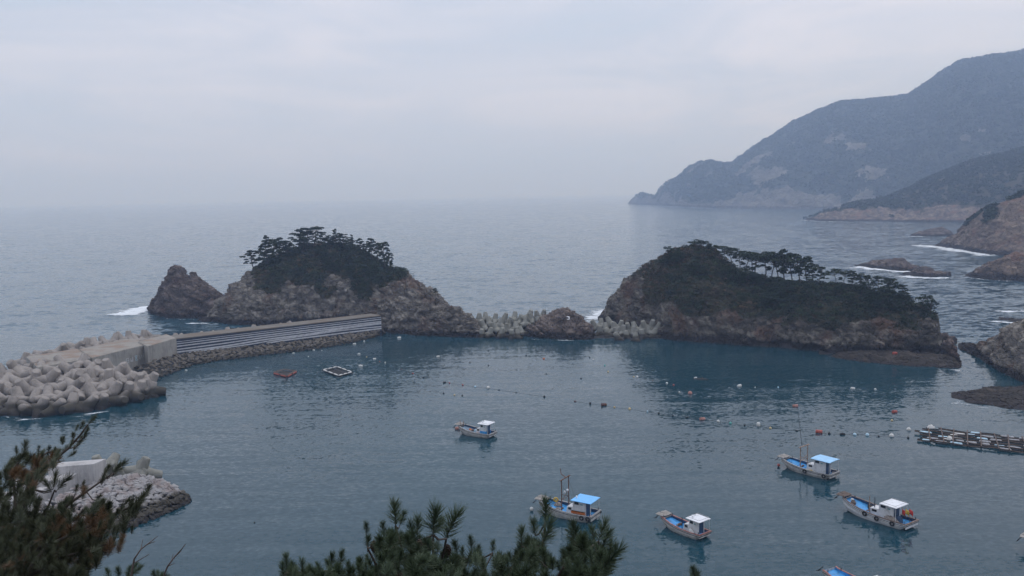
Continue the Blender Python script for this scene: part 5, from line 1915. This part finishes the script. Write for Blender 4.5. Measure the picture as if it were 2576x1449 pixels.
for x4, y4, kd, mt, sz, lab, gr in BU:
    buoy(x4, y4, kd, mt, sz, lab, gr)
buoy(1832, 1715, 'drum', 'fpink', 1.5, 'white and red drum buoy at the bow of the far small boat', None)
q = on_boat(b3, 1.05, .9, .25)
mb = float_mesh('ball')
tag(mb.build('buoy', M['fred'], loc=q, scale=.55), 'red ball float hanging at the bow of the boat with the whip antenna', 'buoy')
q = on_boat(b1, 1.15, .9, .3)
tag(float_mesh('ball').build('buoy', M['fwhite'], loc=q, scale=.6), 'white ball float at the anchor of the blue-canopied boat', 'buoy')

# mooring ropes lying at the surface between the floats
def rope(pts4, label):
    pts = []
    for (x, y) in pts4:
        p = on_z(x * W / 4096, y * W / 4096, 0.03)
        pts.append((p[0], p[1], 0.03))
    tag(MB().tube(pts, .014, 5).build('mooring_rope', M['black'], None), label, 'rope')


l2 = sorted([(b[0], b[1]) for b in BU if b[6] == line2 and b[0] < 3650 and not (b[1] < 1700 and b[0] > 3500)])
rope(l2, 'thin dark rope stringing the floats of the long mooring line')
l1 = sorted([(b[0], b[1]) for b in BU if b[6] == line1])
rope(l1, 'thin dark rope stringing the floats of the middle mooring line')


# ------------------------------------------------------------------ floating cages and the mussel raft
def cage(corners, label, beam, floatm, zt=.45):
    c = [on_z(x, y, .3) for x, y in corners]
    o = sum(c) / 4
    root = empty('floating_cage', (float(o[0]), float(o[1]), 0))
    tag(root, label, 'cage')
    c = [Vector(p - np.array([o[0], o[1], p[2]])) for p in c]
    for i in range(4):
        a, b = c[i], c[(i + 1) % 4]
        for s_, z in ((1.0, zt), (.86, zt)):
            MB().tube([a * s_ + Vector((0, 0, z)), b * s_ + Vector((0, 0, z))], .12, 6).build('beam', M[beam], root)
        d = (b - a)
        nfl = 3 if floatm == 'fwhite' else (2 if i in (2, 3) else 0)
        out = .93 if floatm == 'fwhite' else 1.02
        fz = .44 if floatm == 'fwhite' else .22
        for k in range(nfl):
            t0, t1 = (k + .12) / nfl, (k + .88) / nfl
            p0, p1 = a + d * t0, a + d * t1
            MB().tube([(p0 * out) + Vector((0, 0, fz)), (p0 * out).lerp(p1 * out, .5) + Vector((0, 0, fz + .02)), (p1 * out) + Vector((0, 0, fz))], [.18, .23, .18], 9).build('float', M[floatm], root)
    for t in (.5,):
        MB().tube([(c[0].lerp(c[1], t)) + Vector((0, 0, zt + .05)), (c[3].lerp(c[2], t)) + Vector((0, 0, zt + .05))], .08, 6).build('beam', M[beam], root)
    MB().add([c[0] * .85 + Vector((0, 0, .12)), c[1] * .85 + Vector((0, 0, .12)), c[2] * .85 + Vector((0, 0, .12)), c[3] * .85 + Vector((0, 0, .12))], [(0, 1, 2, 3)]).build('net', M['black'], root)
    return root


cage([(1092 * W / 4096 + 0, 936), (706, 931), (746, 935), (722, 947)][0:4] if False else [(688, 938), (713, 930.5), (746, 934), (722, 947)], 'small floating cage of weathered brown beams on red floats', 'brownwood', 'fred')
cage([(810, 932), (848, 923.5), (888, 938), (852, 947.5)], 'dark floating cage ringed with white floats', 'black', 'fwhite', .4)
# dark drifting bundle of net with floats
mb = MB()
lump(mb, (0, 0, 0), (4.2, 1.2, .35), 55, 12, 4)
p = on_z(1763, 954, 0)
tag(mb.build('drifting_net', M['black'], loc=(p[0], p[1], -.05), rot=(0, 0, -.2)), 'dark clump of drifting net in the upper right bay', 'net')

# mussel raft: long poles lashed over rows of white floats
RA, RB = on_z(2312, 1076, .2), on_z(2600, 1108, .2)
RC = on_z(2306, 1106, .2)
ro_ = (RA + RC) / 2
raft = empty('mussel_raft', (float(ro_[0]), float(ro_[1]), 0))
tag(raft, 'long low mussel raft of dark poles and white floats at the right edge', 'raft')
ax = (RB - RA)
ax[2] = 0
rl = np.linalg.norm(ax)
ax /= rl
ay = (RC - RA)
ay[2] = 0
rw_ = np.linalg.norm(ay)
ay /= rw_
r_ = random.Random(77)
nrow = 6
for i in range(nrow):
    off = rw_ * i / (nrow - 1)
    s0 = [1.2, .6, -0.6, .4, .8, .1][i]
    for w_ in (-.35, .35):
        pts = []
        for k in range(13):
            q = RA + ay * (off + w_) + ax * (s0 + (rl + 2) * k / 12) - np.array([ro_[0], ro_[1], 0])
            pts.append((q[0], q[1], .36 + .12 * math.sin(k * 1.3 + i) + r_.uniform(-.05, .05)))
        MB().tube(pts, .11, 5).build('pole', M['black'] if w_ < 0 else M['brownwood'], raft)
    u = s0 + .8
    while u < rl + 1:
        ln = r_.uniform(1.1, 2.2)
        if r_.random() < .62:
            q = RA + ay * off + ax * u - np.array([ro_[0], ro_[1], 0])
            a_ = Vector((q[0], q[1], .22 + r_.uniform(0, .12)))
            b_ = a_ + Vector(ax) * ln
            MB().tube([a_, a_.lerp(b_, .08), a_.lerp(b_, .92), b_], [.12, .26, .26, .12], 8).build('float', M[r_.choice(('fwhite', 'fgreyf', 'fgreyf', 'fgreyf', 'flblue'))], raft)
        u += ln + r_.uniform(.25, .9)
for k in range(9):
    u = 1.5 + rl * k / 8.5
    q0 = RA + ax * u - ay * .6 - np.array([ro_[0], ro_[1], 0])
    q1_ = RA + ax * (u + r_.uniform(-.8, .8)) + ay * (rw_ + .6) - np.array([ro_[0], ro_[1], 0])
    MB().tube([(q0[0], q0[1], .55), (q1_[0], q1_[1], .5)], .12, 6).build('cross_beam', M['brownwood'], raft)
for k, (u, v_) in enumerate(((2.0, .05), (5.2, .8), (21, .2), (18, .95), (22.5, .45))):
    q = RA + ax * u + ay * rw_ * v_
    mb = MB()
    lump(mb, (0, 0, 0), (1.5, .9, .6), 80 + k, 10, 5)
    tag(mb.build('foam_block', M['fwhite'], loc=(q[0], q[1], .5), rot=(0, 0, k)), f'white foam block on the mussel raft, {["at its far left end", "low on its left part", "at its far right corner", "low on its right part", "in the middle of its right end"][k]}', 'float', 'foam blocks on the mussel raft')
for (x, y, sz, mt, lab) in ((2251, 890.5, 1.0, 'fpink', 'bright pink-red float stranded on the tidal shelf'), ):
    p = on_z(x, y, 2.0)
    mb = float_mesh('barrel')
    tag(mb.build('buoy', M['fred'], loc=(p[0], p[1], 2.2), scale=1.2), lab, 'buoy')


# ------------------------------------------------------------------ surf
def surf(pts, wid, label, dens=.55, z=.06, seed=1):
    """pts: waterline as seen; wid: metres of foam towards the viewer (and a little behind)"""
    P = [on_z(x, y, 0) for x, y in pts]
    n = 70
    acc = np.concatenate([[0], np.cumsum([np.linalg.norm(P[i + 1] - P[i]) for i in range(len(P) - 1)])])
    s = np.linspace(0, acc[-1], n)
    C = np.stack([np.interp(s, acc, [p[k] for p in P]) for k in range(3)], 1)
    T = np.gradient(C, axis=0)
    T /= np.linalg.norm(T, axis=1, keepdims=True)
    Nn = np.stack([T[:, 1], -T[:, 0], 0 * T[:, 0]], 1)
    # outward = towards the camera
    sg = np.sign(np.sum(Nn * (EYE * np.array([1, 1, 0]) - C), axis=1))
    Nn *= sg[:, None]
    m = 9
    wv = 1.9 * wid * (0.65 + 0.5 * vnoise(np.stack([s * .12, s * 0 + seed * 3.7, s * 0], 1), seed))
    V, D = [], []
    for j in range(m):
        v_ = j / (m - 1)
        V.append(C + Nn * ((v_ - .25) * wv)[:, None] + np.array([0, 0, z]) + np.array([0, 0, 1.0]) * (.18 * vnoise(np.stack([s * .5, s * 0 + v_ * 6, s * 0 + seed], 1), 3))[:, None] * (dens > .5))
        e_ = np.minimum(1, np.minimum(s, acc[-1] - s) / (.12 * acc[-1] + 1e-6))
        D.append(1.2 * dens * e_ * min(1, (1 - v_) / .55) * min(1, .45 + v_ * 2))
    V = np.stack(V, 1).reshape(-1, 3)
    V[:, 2] = np.maximum(V[:, 2], .03)
    D = np.stack(D, 1).reshape(-1)
    idx = np.arange(n * m).reshape(n, m)
    f = np.stack([idx[:-1, :-1], idx[1:, :-1], idx[1:, 1:], idx[:-1, 1:]], -1).reshape(-1, 4)
    me = mesh_np('foam', V, f, True)
    set_attr(me, 'dens', D)
    o = link('foam', me, M['foam'])
    tag(o, label, 'foam', kind='stuff')


surf([(278, 795), (310, 788), (345, 780), (370, 772), (385, 782)], 14, 'white surf breaking left of the pointed sea stack', 1.5, seed=2)
surf([(385, 797), (440, 803), (500, 804)], 2.5, 'thin foam line at the foot of the sea stack', .35, seed=3)
surf([(470, 812), (500, 813), (530, 814), (560, 815)], 3.0, 'foam at the low rock beside the left island', .6, seed=4)
surf([(1478, 806), (1495, 795), (1508, 786), (1516, 776)], 9, 'white surf at the left tip of the right island', .75, seed=5)
surf([(1470, 812), (1490, 806), (1505, 806)], 6, 'wash in the gap beside the right tetrapod heap', .55, seed=6)
surf([(2130, 672), (2170, 672), (2210, 678), (2260, 682), (2310, 686)], 14, 'surf along the farther channel rock', .8, seed=7)
surf([(2262, 693), (2300, 697), (2340, 699), (2400, 698)], 10, 'surf along the nearer channel rock', .8, seed=8)
surf([(2395, 697), (2430, 697), (2480, 704), (2560, 708)], 7, 'surf at the rounded rock spur', .5, seed=9)
surf([(2300, 615), (2350, 620), (2400, 627), (2440, 634), (2490, 642), (2530, 645)], 14, 'surf at the foot of the bare coastal slope', .85, seed=10)
surf([(2262, 594), (2290, 594), (2340, 596)], 12, 'surf off the low far rock', .5, seed=11)
surf([(2010, 553), (2060, 557), (2150, 558), (2300, 559)], 16, 'thin surf along the wooded spur', .45, seed=12)
surf([(1580, 514), (1660, 518), (1800, 525), (1950, 527), (2050, 527)], 40, 'thin surf line along the far headland', .40, seed=13)
surf([(2505, 785), (2540, 782), (2600, 784)], 5, 'whitecap beyond the small rock at the right edge', .7, seed=14)
surf([(2490, 808), (2530, 811), (2620, 814)], 5, 'foam around the small rock at the right edge', .7, seed=15)
surf([(2420, 878), (2440, 868), (2470, 862)], 4, 'wash at the mouth of the narrow channel', .45, seed=16)
surf([(2340, 930), (2380, 932), (2420, 930)], 3, 'foam flecks below the tidal shelf', .35, seed=17)
surf([(2400, 1010), (2450, 1022), (2500, 1028)], 2.5, 'foam flecks in front of the flat reef', .3, seed=18)
surf([(0, 1048), (60, 1053), (150, 1052), (230, 1041), (290, 1031)], 2.2, 'thin wash along the foot of the big tetrapod heap', .32, seed=19)
surf([(1250, 848), (1300, 852), (1400, 856), (1500, 856)], 1.6, 'foam flecks at the foot of the painted rock', .22, seed=20)

# ------------------------------------------------------------------ the hillside under the viewer
HX = np.linspace(-60, 60, 49)
HY = np.linspace(-30, 58, 37)
hv = []
for y in HY:
    for x in HX:
        z = 43.4 - max(0, y + 1.2) * .82
        z += 1.2 * math.sin(x * .17) * min(1, max(0, y) / 12) - .003 * abs(x) ** 1.5 * (1 if y > 0 else 0)
        hv.append((x, y, max(z, -3)))
hv = np.array(hv)
hv[:, 2] += fbm(hv * .25, 3, 5) * .5 - .25
hi_ = np.arange(37 * 49).reshape(37, 49)
hf = np.stack([hi_[:-1, :-1], hi_[:-1, 1:], hi_[1:, 1:], hi_[1:, :-1]], -1).reshape(-1, 4)
tag(link('hillside', mesh_np('hillside', hv, hf, True), M['dirt']), kind='structure')


def hill_z(x, y):
    return float(hv[np.argmin((hv[:, 0] - x) ** 2 + (hv[:, 1] - y) ** 2), 2])


# ------------------------------------------------------------------ foreground pines
def shoot_mesh(seed, mat, n=230, spread=1.28, nl=.47, wid=.0130):
    r = np.random.default_rng(seed)
    s = r.uniform(0, 1, n) ** .85
    stem = .70
    base = np.stack([np.zeros(n), np.zeros(n), s * stem], 1)
    bend = r.normal(size=2) * .05
    base[:, 0] += bend[0] * s ** 2
    base[:, 1] += bend[1] * s ** 2
    a = r.uniform(0, 2 * np.pi, n)
    ang = np.radians(np.interp(s, [0, .5, 1], [48, 36, 20]) * spread + r.normal(size=n) * 9)
    d = np.stack([np.cos(a) * np.sin(ang), np.sin(a) * np.sin(ang), np.cos(ang)], 1)
    ln = nl * r.uniform(.7, 1.12, n) * np.interp(s, [0, .2, 1], [.8, 1, .95])
    side = np.cross(d, r.normal(size=(n, 3)))
    side /= np.linalg.norm(side, axis=1, keepdims=True)
    w = wid * r.uniform(.8, 1.2, (n, 1))
    midp = base + d * (ln * .6)[:, None]
    tip = base + d * ln[:, None] + np.array([0, 0, .012])
    v = np.stack([base - side * w * .5, base + side * w * .5, midp + side * w * .55, tip, midp - side * w * .55], 1).reshape(-1, 3)
    i = np.arange(n) * 5
    f = np.concatenate([np.stack([i, i + 1, i + 2], 1), np.stack([i, i + 2, i + 4], 1), np.stack([i + 4, i + 2, i + 3], 1)])
    tipa = np.tile([0, 0, .5, 1.0, .5], n)
    # twig
    mb = MB().tube([(0, 0, -.02), (bend[0] * .25, bend[1] * .25, stem * .5), (bend[0], bend[1], stem)], [.012, .010, .007], 5)
    tv = np.array(mb.v)
    tf = []
    for q in mb.f:
        for k in range(1, len(q) - 1):
            tf.append((q[0] + len(v), q[k] + len(v), q[k + 1] + len(v)))
    V = np.concatenate([v, tv])
    Fc = np.concatenate([f, np.array(tf)])
    me = mesh_np('needle_shoot', V, Fc)
    set_attr(me, 'tip', np.concatenate([tipa, np.zeros(len(tv))]))
    me.materials.append(mat)
    me.materials.append(M['bark'])
    mi_ = np.zeros(len(Fc), dtype=np.int32)
    mi_[len(f):] = 1
    me.polygons.foreach_set('material_index', mi_)
    return me


SH = [shoot_mesh(s, M['needle']) for s in range(8)]
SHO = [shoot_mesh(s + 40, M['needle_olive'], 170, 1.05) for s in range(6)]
SHB = [shoot_mesh(s + 20, M['needle_brown'], 170, 1.4) for s in range(4)]


def put_shoot(root, org, base, tip, me):
    ax_ = Vector(tip) - Vector(base)
    L = ax_.length
    q = ax_.to_track_quat('Z', 'Y').to_matrix().to_4x4()
    o = bpy.data.objects.new('needle_shoot', me)
    COL.objects.link(o)
    o.parent = root
    o.matrix_local = Matrix.Translation(Vector(base) - Vector(org)) @ q @ Matrix.Rotation(random.uniform(0, 6.28), 4, 'Z') @ Matrix.Scale(L, 4)
    return o


def in_poly(x, y, poly):
    c = False
    n = len(poly)
    for i in range(n):
        x1, y1 = poly[i]
        x2, y2 = poly[(i + 1) % n]
        if (y1 > y) != (y2 > y) and x < (x2 - x1) * (y - y1) / (y2 - y1) + x1:
            c = not c
    return c


def near_pine(label, conv, shoots, poly, count, rng_, root_px, dist, brown=0.0, bmask=None, limbs=(), seed=1, lenr=(75, 120), tilt=0.0, cones=(), maxparts=295, green=None, slack=.12):
    green = green or SH
    r = random.Random(seed)
    ft = at_r(*conv(*root_px), dist + .8)
    foot = (float(ft[0]), float(ft[1]), hill_z(ft[0], ft[1]) - .1)
    root = empty('pine_tree', foot)
    tag(root, label, 'tree', None)
    nodes = []
    # trunk and main limbs
    trunk_top = at_r(*conv(*root_px), dist + .5)
    tb = MB()
    tp_ = [Vector(foot), Vector(foot).lerp(Vector(trunk_top), .5) + Vector((.1, .05, 0)), Vector(trunk_top)]
    tb.tube([p - Vector(foot) for p in tp_], [.10, .07, .03], 8)
    tb.build('trunk', M['bark'], root)
    for lim in limbs:
        pts = [Vector(trunk_top)] + [Vector(at_r(*conv(a, b), dist + .2 * r.uniform(-1, 1))) for a, b in lim]
        k = len(pts)
        MB().tube([p - Vector(foot) for p in pts], [.020 - .014 * i / max(1, k - 1) for i in range(k)], 6).build('limb', M['bark'], root)
        for i in range(k - 1):
            for t in (0, .25, .5, .75, 1):
                nodes.append(pts[i].lerp(pts[i + 1], t))
    tw = MB()
    all_s = []
    for (tx, ty, bx_, by_) in shoots:
        dd = dist + r.uniform(-rng_, rng_) * .35
        all_s.append((Vector(at_r(*conv(bx_, by_), dd)), Vector(at_r(*conv(tx, ty), dd + r.uniform(-.06, .06))), False))
    xs = [p[0] for p in poly]
    ys = [p[1] for p in poly]
    k = 0
    guard = 0
    while k < count and guard < 20000:
        guard += 1
        x, y = r.uniform(min(xs), max(xs)), r.uniform(min(ys), max(ys))
        if not in_poly(x, y, poly):
            continue
        ln = r.uniform(*lenr)
        an_ = r.gauss(tilt, .38)
        bx_, by_ = x - math.sin(an_) * ln * .5, y + math.cos(an_) * ln * .5
        tx, ty = x + math.sin(an_) * ln * .5, y - math.cos(an_) * ln * .5
        if not in_poly(tx, ty + ln * slack, poly):
            continue
        dd = dist + r.uniform(-rng_, rng_)
        isb = r.random() < (brown if bmask is None else (brown if any(in_poly(x, y, b) for b in bmask) else brown * .12))
        if isb:
            dd += .25
        all_s.append((Vector(at_r(*conv(bx_, by_), dd)), Vector(at_r(*conv(tx, ty), dd + r.uniform(-.12, .12))), isb))
        k += 1
    for i, (b_, t_, isb) in enumerate(all_s[:maxparts]):
        put_shoot(root, foot, b_, t_, r.choice(SHB if isb else green))
        if nodes:
            nn = min(nodes, key=lambda q: (q - b_).length)
            if i < len(shoots) and (nn - b_).length < .25:
                md = nn.lerp(b_, .6) + Vector((0, 0, -.02))
                tw.tube([nn - Vector(foot), md - Vector(foot), b_ - Vector(foot)], [.0065, .005, .0035], 5)
    rest = all_s[maxparts:]
    if rest:
        Vs, Fs, Ts, Ms = [], [], [], []
        nb = 0
        for (b_, t_, isb) in rest:
            me = r.choice(SHB if isb else green)
            co = np.zeros(len(me.vertices) * 3, dtype=np.float32)
            me.vertices.foreach_get('co', co)
            co = co.reshape(-1, 3)
            fi = np.zeros(len(me.loops), dtype=np.int32)
            me.loops.foreach_get('vertex_index', fi)
            ti = np.zeros(len(me.vertices), dtype=np.float32)
            me.attributes['tip'].data.foreach_get('value', ti)
            mi2 = np.zeros(len(me.polygons), dtype=np.int32)
            me.polygons.foreach_get('material_index', mi2)
            axv = t_ - b_
            m4 = np.array((axv.to_track_quat('Z', 'Y').to_matrix() @ Matrix.Rotation(r.uniform(0, 6.28), 3, 'Z')) * axv.length)
            Vs.append(co @ m4.T + np.array(b_ - Vector(foot)))
            Fs.append(fi.reshape(-1, 3) + nb)
            Ts.append(ti)
            Ms.append(np.where(mi2 == 1, 1, 2 if isb else 0))
            nb += len(co)
        me = mesh_np('inner_foliage', np.concatenate(Vs), np.concatenate(Fs))
        set_attr(me, 'tip', np.concatenate(Ts))
        for mm in ('needle' if green is SH else 'needle_olive', 'bark', 'needle_brown'):
            me.materials.append(M[mm])
        me.polygons.foreach_set('material_index', np.concatenate(Ms).astype(np.int32))
        fo = link('inner_foliage', me, None, root)
        fo['kind'] = 'stuff'
    if tw.v:
        tw.build('twigs', M['bark'], root)['kind'] = 'stuff'
    for (x, y, s_) in cones:
        p = Vector(at_r(*conv(x, y), dist - .05))
        cm_ = MB()
        for j in range(7):
            t = j / 6
            rr = .022 * math.sin(math.pi * (.18 + .75 * t)) * s_
            for q in range(7):
                a = q * .9 + j * .45
                cm_.box((math.cos(a) * rr, math.sin(a) * rr, -.075 * t * s_), (.016 * s_, .014 * s_, .007 * s_), (0, .5, a))
        cm_.tube([(0, 0, .01), (0, 0, -.075 * s_)], [.006, .012 * s_], 6)
        cm_.build('pine_cone', M['cone'], root, loc=p - Vector(foot))
    return root


def convC(a, b):
    return 660.3 + a * .3784, 1194.9 + b * .3784


def convL(a, b):
    return a * .3056, 1006.2 + b * .3056


shC = [(885, 140, 885, 335), (958, 228, 912, 335), (690, 305, 693, 392), (800, 297, 805, 405), (1035, 248, 1028, 410), (1140, 172, 1132, 400), (1200, 265, 1138, 395), (1290, 186, 1222, 425), (705, 382, 700, 485), (1265, 428, 1295, 525),
       (1390, 392, 1388, 505), (1448, 455, 1420, 545), (1530, 426, 1530, 515), (1325, 468, 1330, 560), (1715, 325, 1722, 475), (1797, 265, 1812, 405), (1895, 128, 1880, 310), (1935, 265, 1862, 470), (2072, 285, 2090, 435), (2285, 270, 2235, 435),
       (2025, 345, 2085, 480), (2355, 425, 2275, 600), (2385, 445, 2255, 640), (148, 505, 162, 640), (270, 542, 265, 655), (378, 567, 380, 665), (420, 548, 450, 640), (538, 486, 520, 595), (478, 508, 450, 622), (570, 558, 582, 665), (640, 540, 652, 645),
       (1985, 478, 2025, 590), (1895, 528, 1935, 625), (860, 420, 880, 560), (1110, 395, 1110, 520), (1210, 495, 1190, 610), (1640, 500, 1660, 600), (1760, 400, 1800, 520), (2200, 320, 2205, 450), (2320, 350, 2250, 500), (985, 300, 1000, 420),
       (760, 400, 780, 520), (1580, 495, 1600, 590), (2120, 360, 2110, 500), (2290, 520, 2230, 640), (120, 570, 140, 671), (215, 560, 200, 660), (320, 585, 300, 680)]
polyC = [(100, 640), (180, 610), (400, 640), (520, 600), (600, 610), (660, 520), (780, 440), (850, 390), (1010, 390), (1080, 430), (1160, 450), (1230, 540), (1400, 520), (1500, 540), (1600, 540), (1680, 490), (1800, 430), (1860, 450), (1900, 570), (2010, 540), (2070, 440), (2200, 430),
         (2290, 520), (2360, 560), (2260, 690), (2200, 860), (120, 860)]
near_pine('dense young pine with upright needle candles at the bottom centre', convC, shC, polyC, 640, .85, (1250, 1000), 5.4, seed=3, slack=.32, cones=((1228, 470, .9), (1040, 440, .9), (740, 445, .8), (905, 655, 1.1), (440, 640, .8), (1085, 455, .8)),
          limbs=[[(1000, 760), (885, 340)], [(1130, 800), (1135, 400)], [(1150, 780), (1222, 425)], [(1400, 780), (1530, 520)], [(1700, 780), (1862, 470), (1880, 320)], [(1900, 800), (2090, 440)], [(2000, 820), (2250, 640), (2235, 440)],
                 [(700, 800), (450, 640), (160, 650)], [(850, 780), (700, 490)], [(600, 780), (265, 660)], [(1300, 700), (1388, 510)], [(1600, 760), (1722, 480)]])

shL = [(795, 112, 722, 205), (705, 175, 655, 245), (640, 195, 618, 265), (735, 215, 690, 295), (607, 255, 598, 325), (690, 285, 640, 375), (725, 272, 655, 352), (525, 285, 520, 365), (628, 415, 555, 475), (218, 312, 196, 445), (132, 375, 136, 455), (322, 370, 314, 435),
       (408, 368, 393, 435), (458, 378, 440, 435), (1055, 478, 935, 600), (915, 520, 868, 605), (1005, 515, 925, 625), (862, 610, 828, 690), (578, 590, 468, 745), (480, 565, 438, 735), (355, 635, 425, 755), (1245, 680, 1195, 785), (1235, 755, 1115, 865),
       (700, 655, 670, 745), (645, 690, 620, 770), (880, 560, 850, 650), (600, 320, 570, 400), (660, 330, 600, 420), (550, 360, 520, 440), (505, 300, 515, 370), (240, 430, 225, 520), (280, 440, 270, 520), (90, 470, 95, 560), (40, 560, 50, 650), (350, 430, 340, 510),
       (470, 420, 450, 500), (830, 770, 790, 830), (1110, 790, 1060, 880), (1180, 790, 1120, 900), (1300, 690, 1230, 770)][:-1]
polyL = [(-60, 640), (30, 560), (80, 480), (200, 430), (300, 425), (420, 420), (545, 410), (560, 480), (450, 520), (400, 600), (300, 660), (290, 740), (420, 850), (560, 800), (640, 740), (720, 690), (720, 760), (620, 850), (570, 910), (650, 900), (780, 850), (870, 800), (950, 870), (1100, 800), (1240, 760),
         (1190, 860), (1060, 950), (1110, 1050), (1010, 1160), (1020, 1210), (880, 1250), (810, 1340), (760, 1449), (760, 1620), (-60, 1620)]
bm1 = [[(60, 560), (560, 420), (560, 480), (420, 560), (300, 680), (150, 720)], [(480, 950), (760, 880), (860, 900), (900, 1060), (520, 1200), (300, 1100)], [(560, 720), (730, 690), (700, 820), (560, 860)], [(800, 1050), (1050, 1150), (1010, 1230), (820, 1220)]]
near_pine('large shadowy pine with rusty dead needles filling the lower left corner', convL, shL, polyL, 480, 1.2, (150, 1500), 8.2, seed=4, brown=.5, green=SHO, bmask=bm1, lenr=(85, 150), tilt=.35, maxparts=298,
          limbs=[[(180, 900), (350, 570), (560, 400), (660, 290), (725, 200)], [(150, 1000), (100, 600), (196, 440)], [(400, 1100), (560, 860), (760, 720), (935, 600)], [(400, 1200), (800, 1000), (1115, 860)], [(500, 1300), (900, 1180)], [(350, 1000), (450, 740)],
                 [(200, 800), (300, 500), (390, 430)]])
# a second, nearer part of that thicket, low in the corner
polyL2 = [(-60, 900), (200, 880), (420, 950), (700, 1020), (900, 1130), (860, 1240), (760, 1330), (720, 1460), (700, 1640), (-60, 1640)]
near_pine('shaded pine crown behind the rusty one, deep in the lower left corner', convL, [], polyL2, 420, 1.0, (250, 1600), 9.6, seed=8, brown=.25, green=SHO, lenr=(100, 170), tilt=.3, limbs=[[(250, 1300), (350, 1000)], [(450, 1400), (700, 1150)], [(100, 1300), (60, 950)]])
# sprigs at the lower edge
near_pine('small pine tip just showing at the bottom edge, right of centre', convC, [(2865, 605, 2870, 690), (2890, 640, 2880, 720), (2845, 640, 2865, 720)], [(2800, 760), (2920, 760), (2920, 900), (2800, 900)], 12, .3, (2870, 1050), 6.0, seed=9, limbs=[[(2870, 720)]])
near_pine('grassy pine sprigs at the bottom edge beside the dry twigs', convL, [(1180, 1345, 1090, 1440), (1130, 1330, 1080, 1430), (1060, 1350, 1060, 1450), (960, 1370, 980, 1460), (1290, 1395, 1310, 1470), (1340, 1410, 1320, 1480), (1240, 1400, 1290, 1480), (880, 1370, 900, 1470)],
          [(820, 1440), (1380, 1450), (1380, 1600), (820, 1600)], 26, .4, (1100, 1700), 6.5, seed=10, lenr=(80, 120), limbs=[[(1080, 1480)], [(1300, 1500)], [(950, 1500)]])


def dry_twig(label, main, sides, dist):
    b = at_r(*convL(*main[0]), dist)
    foot = (float(b[0]), float(b[1]), hill_z(b[0], b[1]) - .05)
    root = empty('dry_shrub', foot)
    tag(root, label, 'shrub')
    pts = [Vector(foot)] + [Vector(at_r(*convL(*p), dist)) for p in main]
    k = len(pts)
    MB().tube([p - Vector(foot) for p in pts], [.007 - .005 * i / (k - 1) for i in range(k)], 5).build('stem', M['twig'], root)
    for a, c in sides:
        MB().tube([Vector(at_r(*convL(*a), dist)) - Vector(foot), Vector(at_r(*convL(*c), dist + .1)) - Vector(foot)], [.003, .0016], 4).build('twig', M['twig'], root)


dry_twig('thin leafless twig, left of two rising at the bottom edge', [(1080, 1449), (1105, 1310), (1160, 1230), (1210, 1190), (1276, 1165)], [((1110, 1340), (1230, 1268)), ((1160, 1230), (1175, 1150)), ((1210, 1190), (1300, 1120))], 5.2)
dry_twig('thin leafless twig, right of two rising at the bottom edge', [(1345, 1460), (1380, 1370), (1440, 1290), (1490, 1235), (1527, 1187)], [((1380, 1370), (1440, 1342)), ((1410, 1330), (1425, 1270)), ((1440, 1290), (1490, 1245))], 5.2)

# ------------------------------------------------------------------ haze
z_hi = max(float(l[0][..., 2].max()) for l in LAND.values()) + 25.0     # clear of the tallest wood
z_lo = min(float(l[0][..., 2].min()) for l in LAND.values()) - 1.0
hb = MB().box((0, SEA / 2 - 300, (z_hi + z_lo) / 2), (2 * SEA + 200, SEA + 800, z_hi - z_lo))
hm = bpy.data.materials.new('haze_air')
hm.use_nodes = True
hm.node_tree.nodes.clear()
pv = hm.node_tree.nodes.new('ShaderNodeVolumePrincipled')
pv.inputs['Color'].default_value = (0.56, 0.71, 1.0, 1)
pv.inputs['Density'].default_value = 0.00028
pv.inputs['Absorption Color'].default_value = (1, 1, 1, 1)
pv.inputs['Anisotropy'].default_value = 0.2
ho = hm.node_tree.nodes.new('ShaderNodeOutputMaterial')
hm.node_tree.links.new(pv.outputs[0], ho.inputs['Volume'])
haze = hb.build('haze', hm)
tag(haze, 'pale sea haze over the whole coast', 'haze', kind='stuff')
try:
    hm.cycles.homogeneous_volume = True
except Exception:
    pass
try:
    hm.cycles.volume_sampling = 'MULTIPLE_IMPORTANCE'
except Exception:
    pass
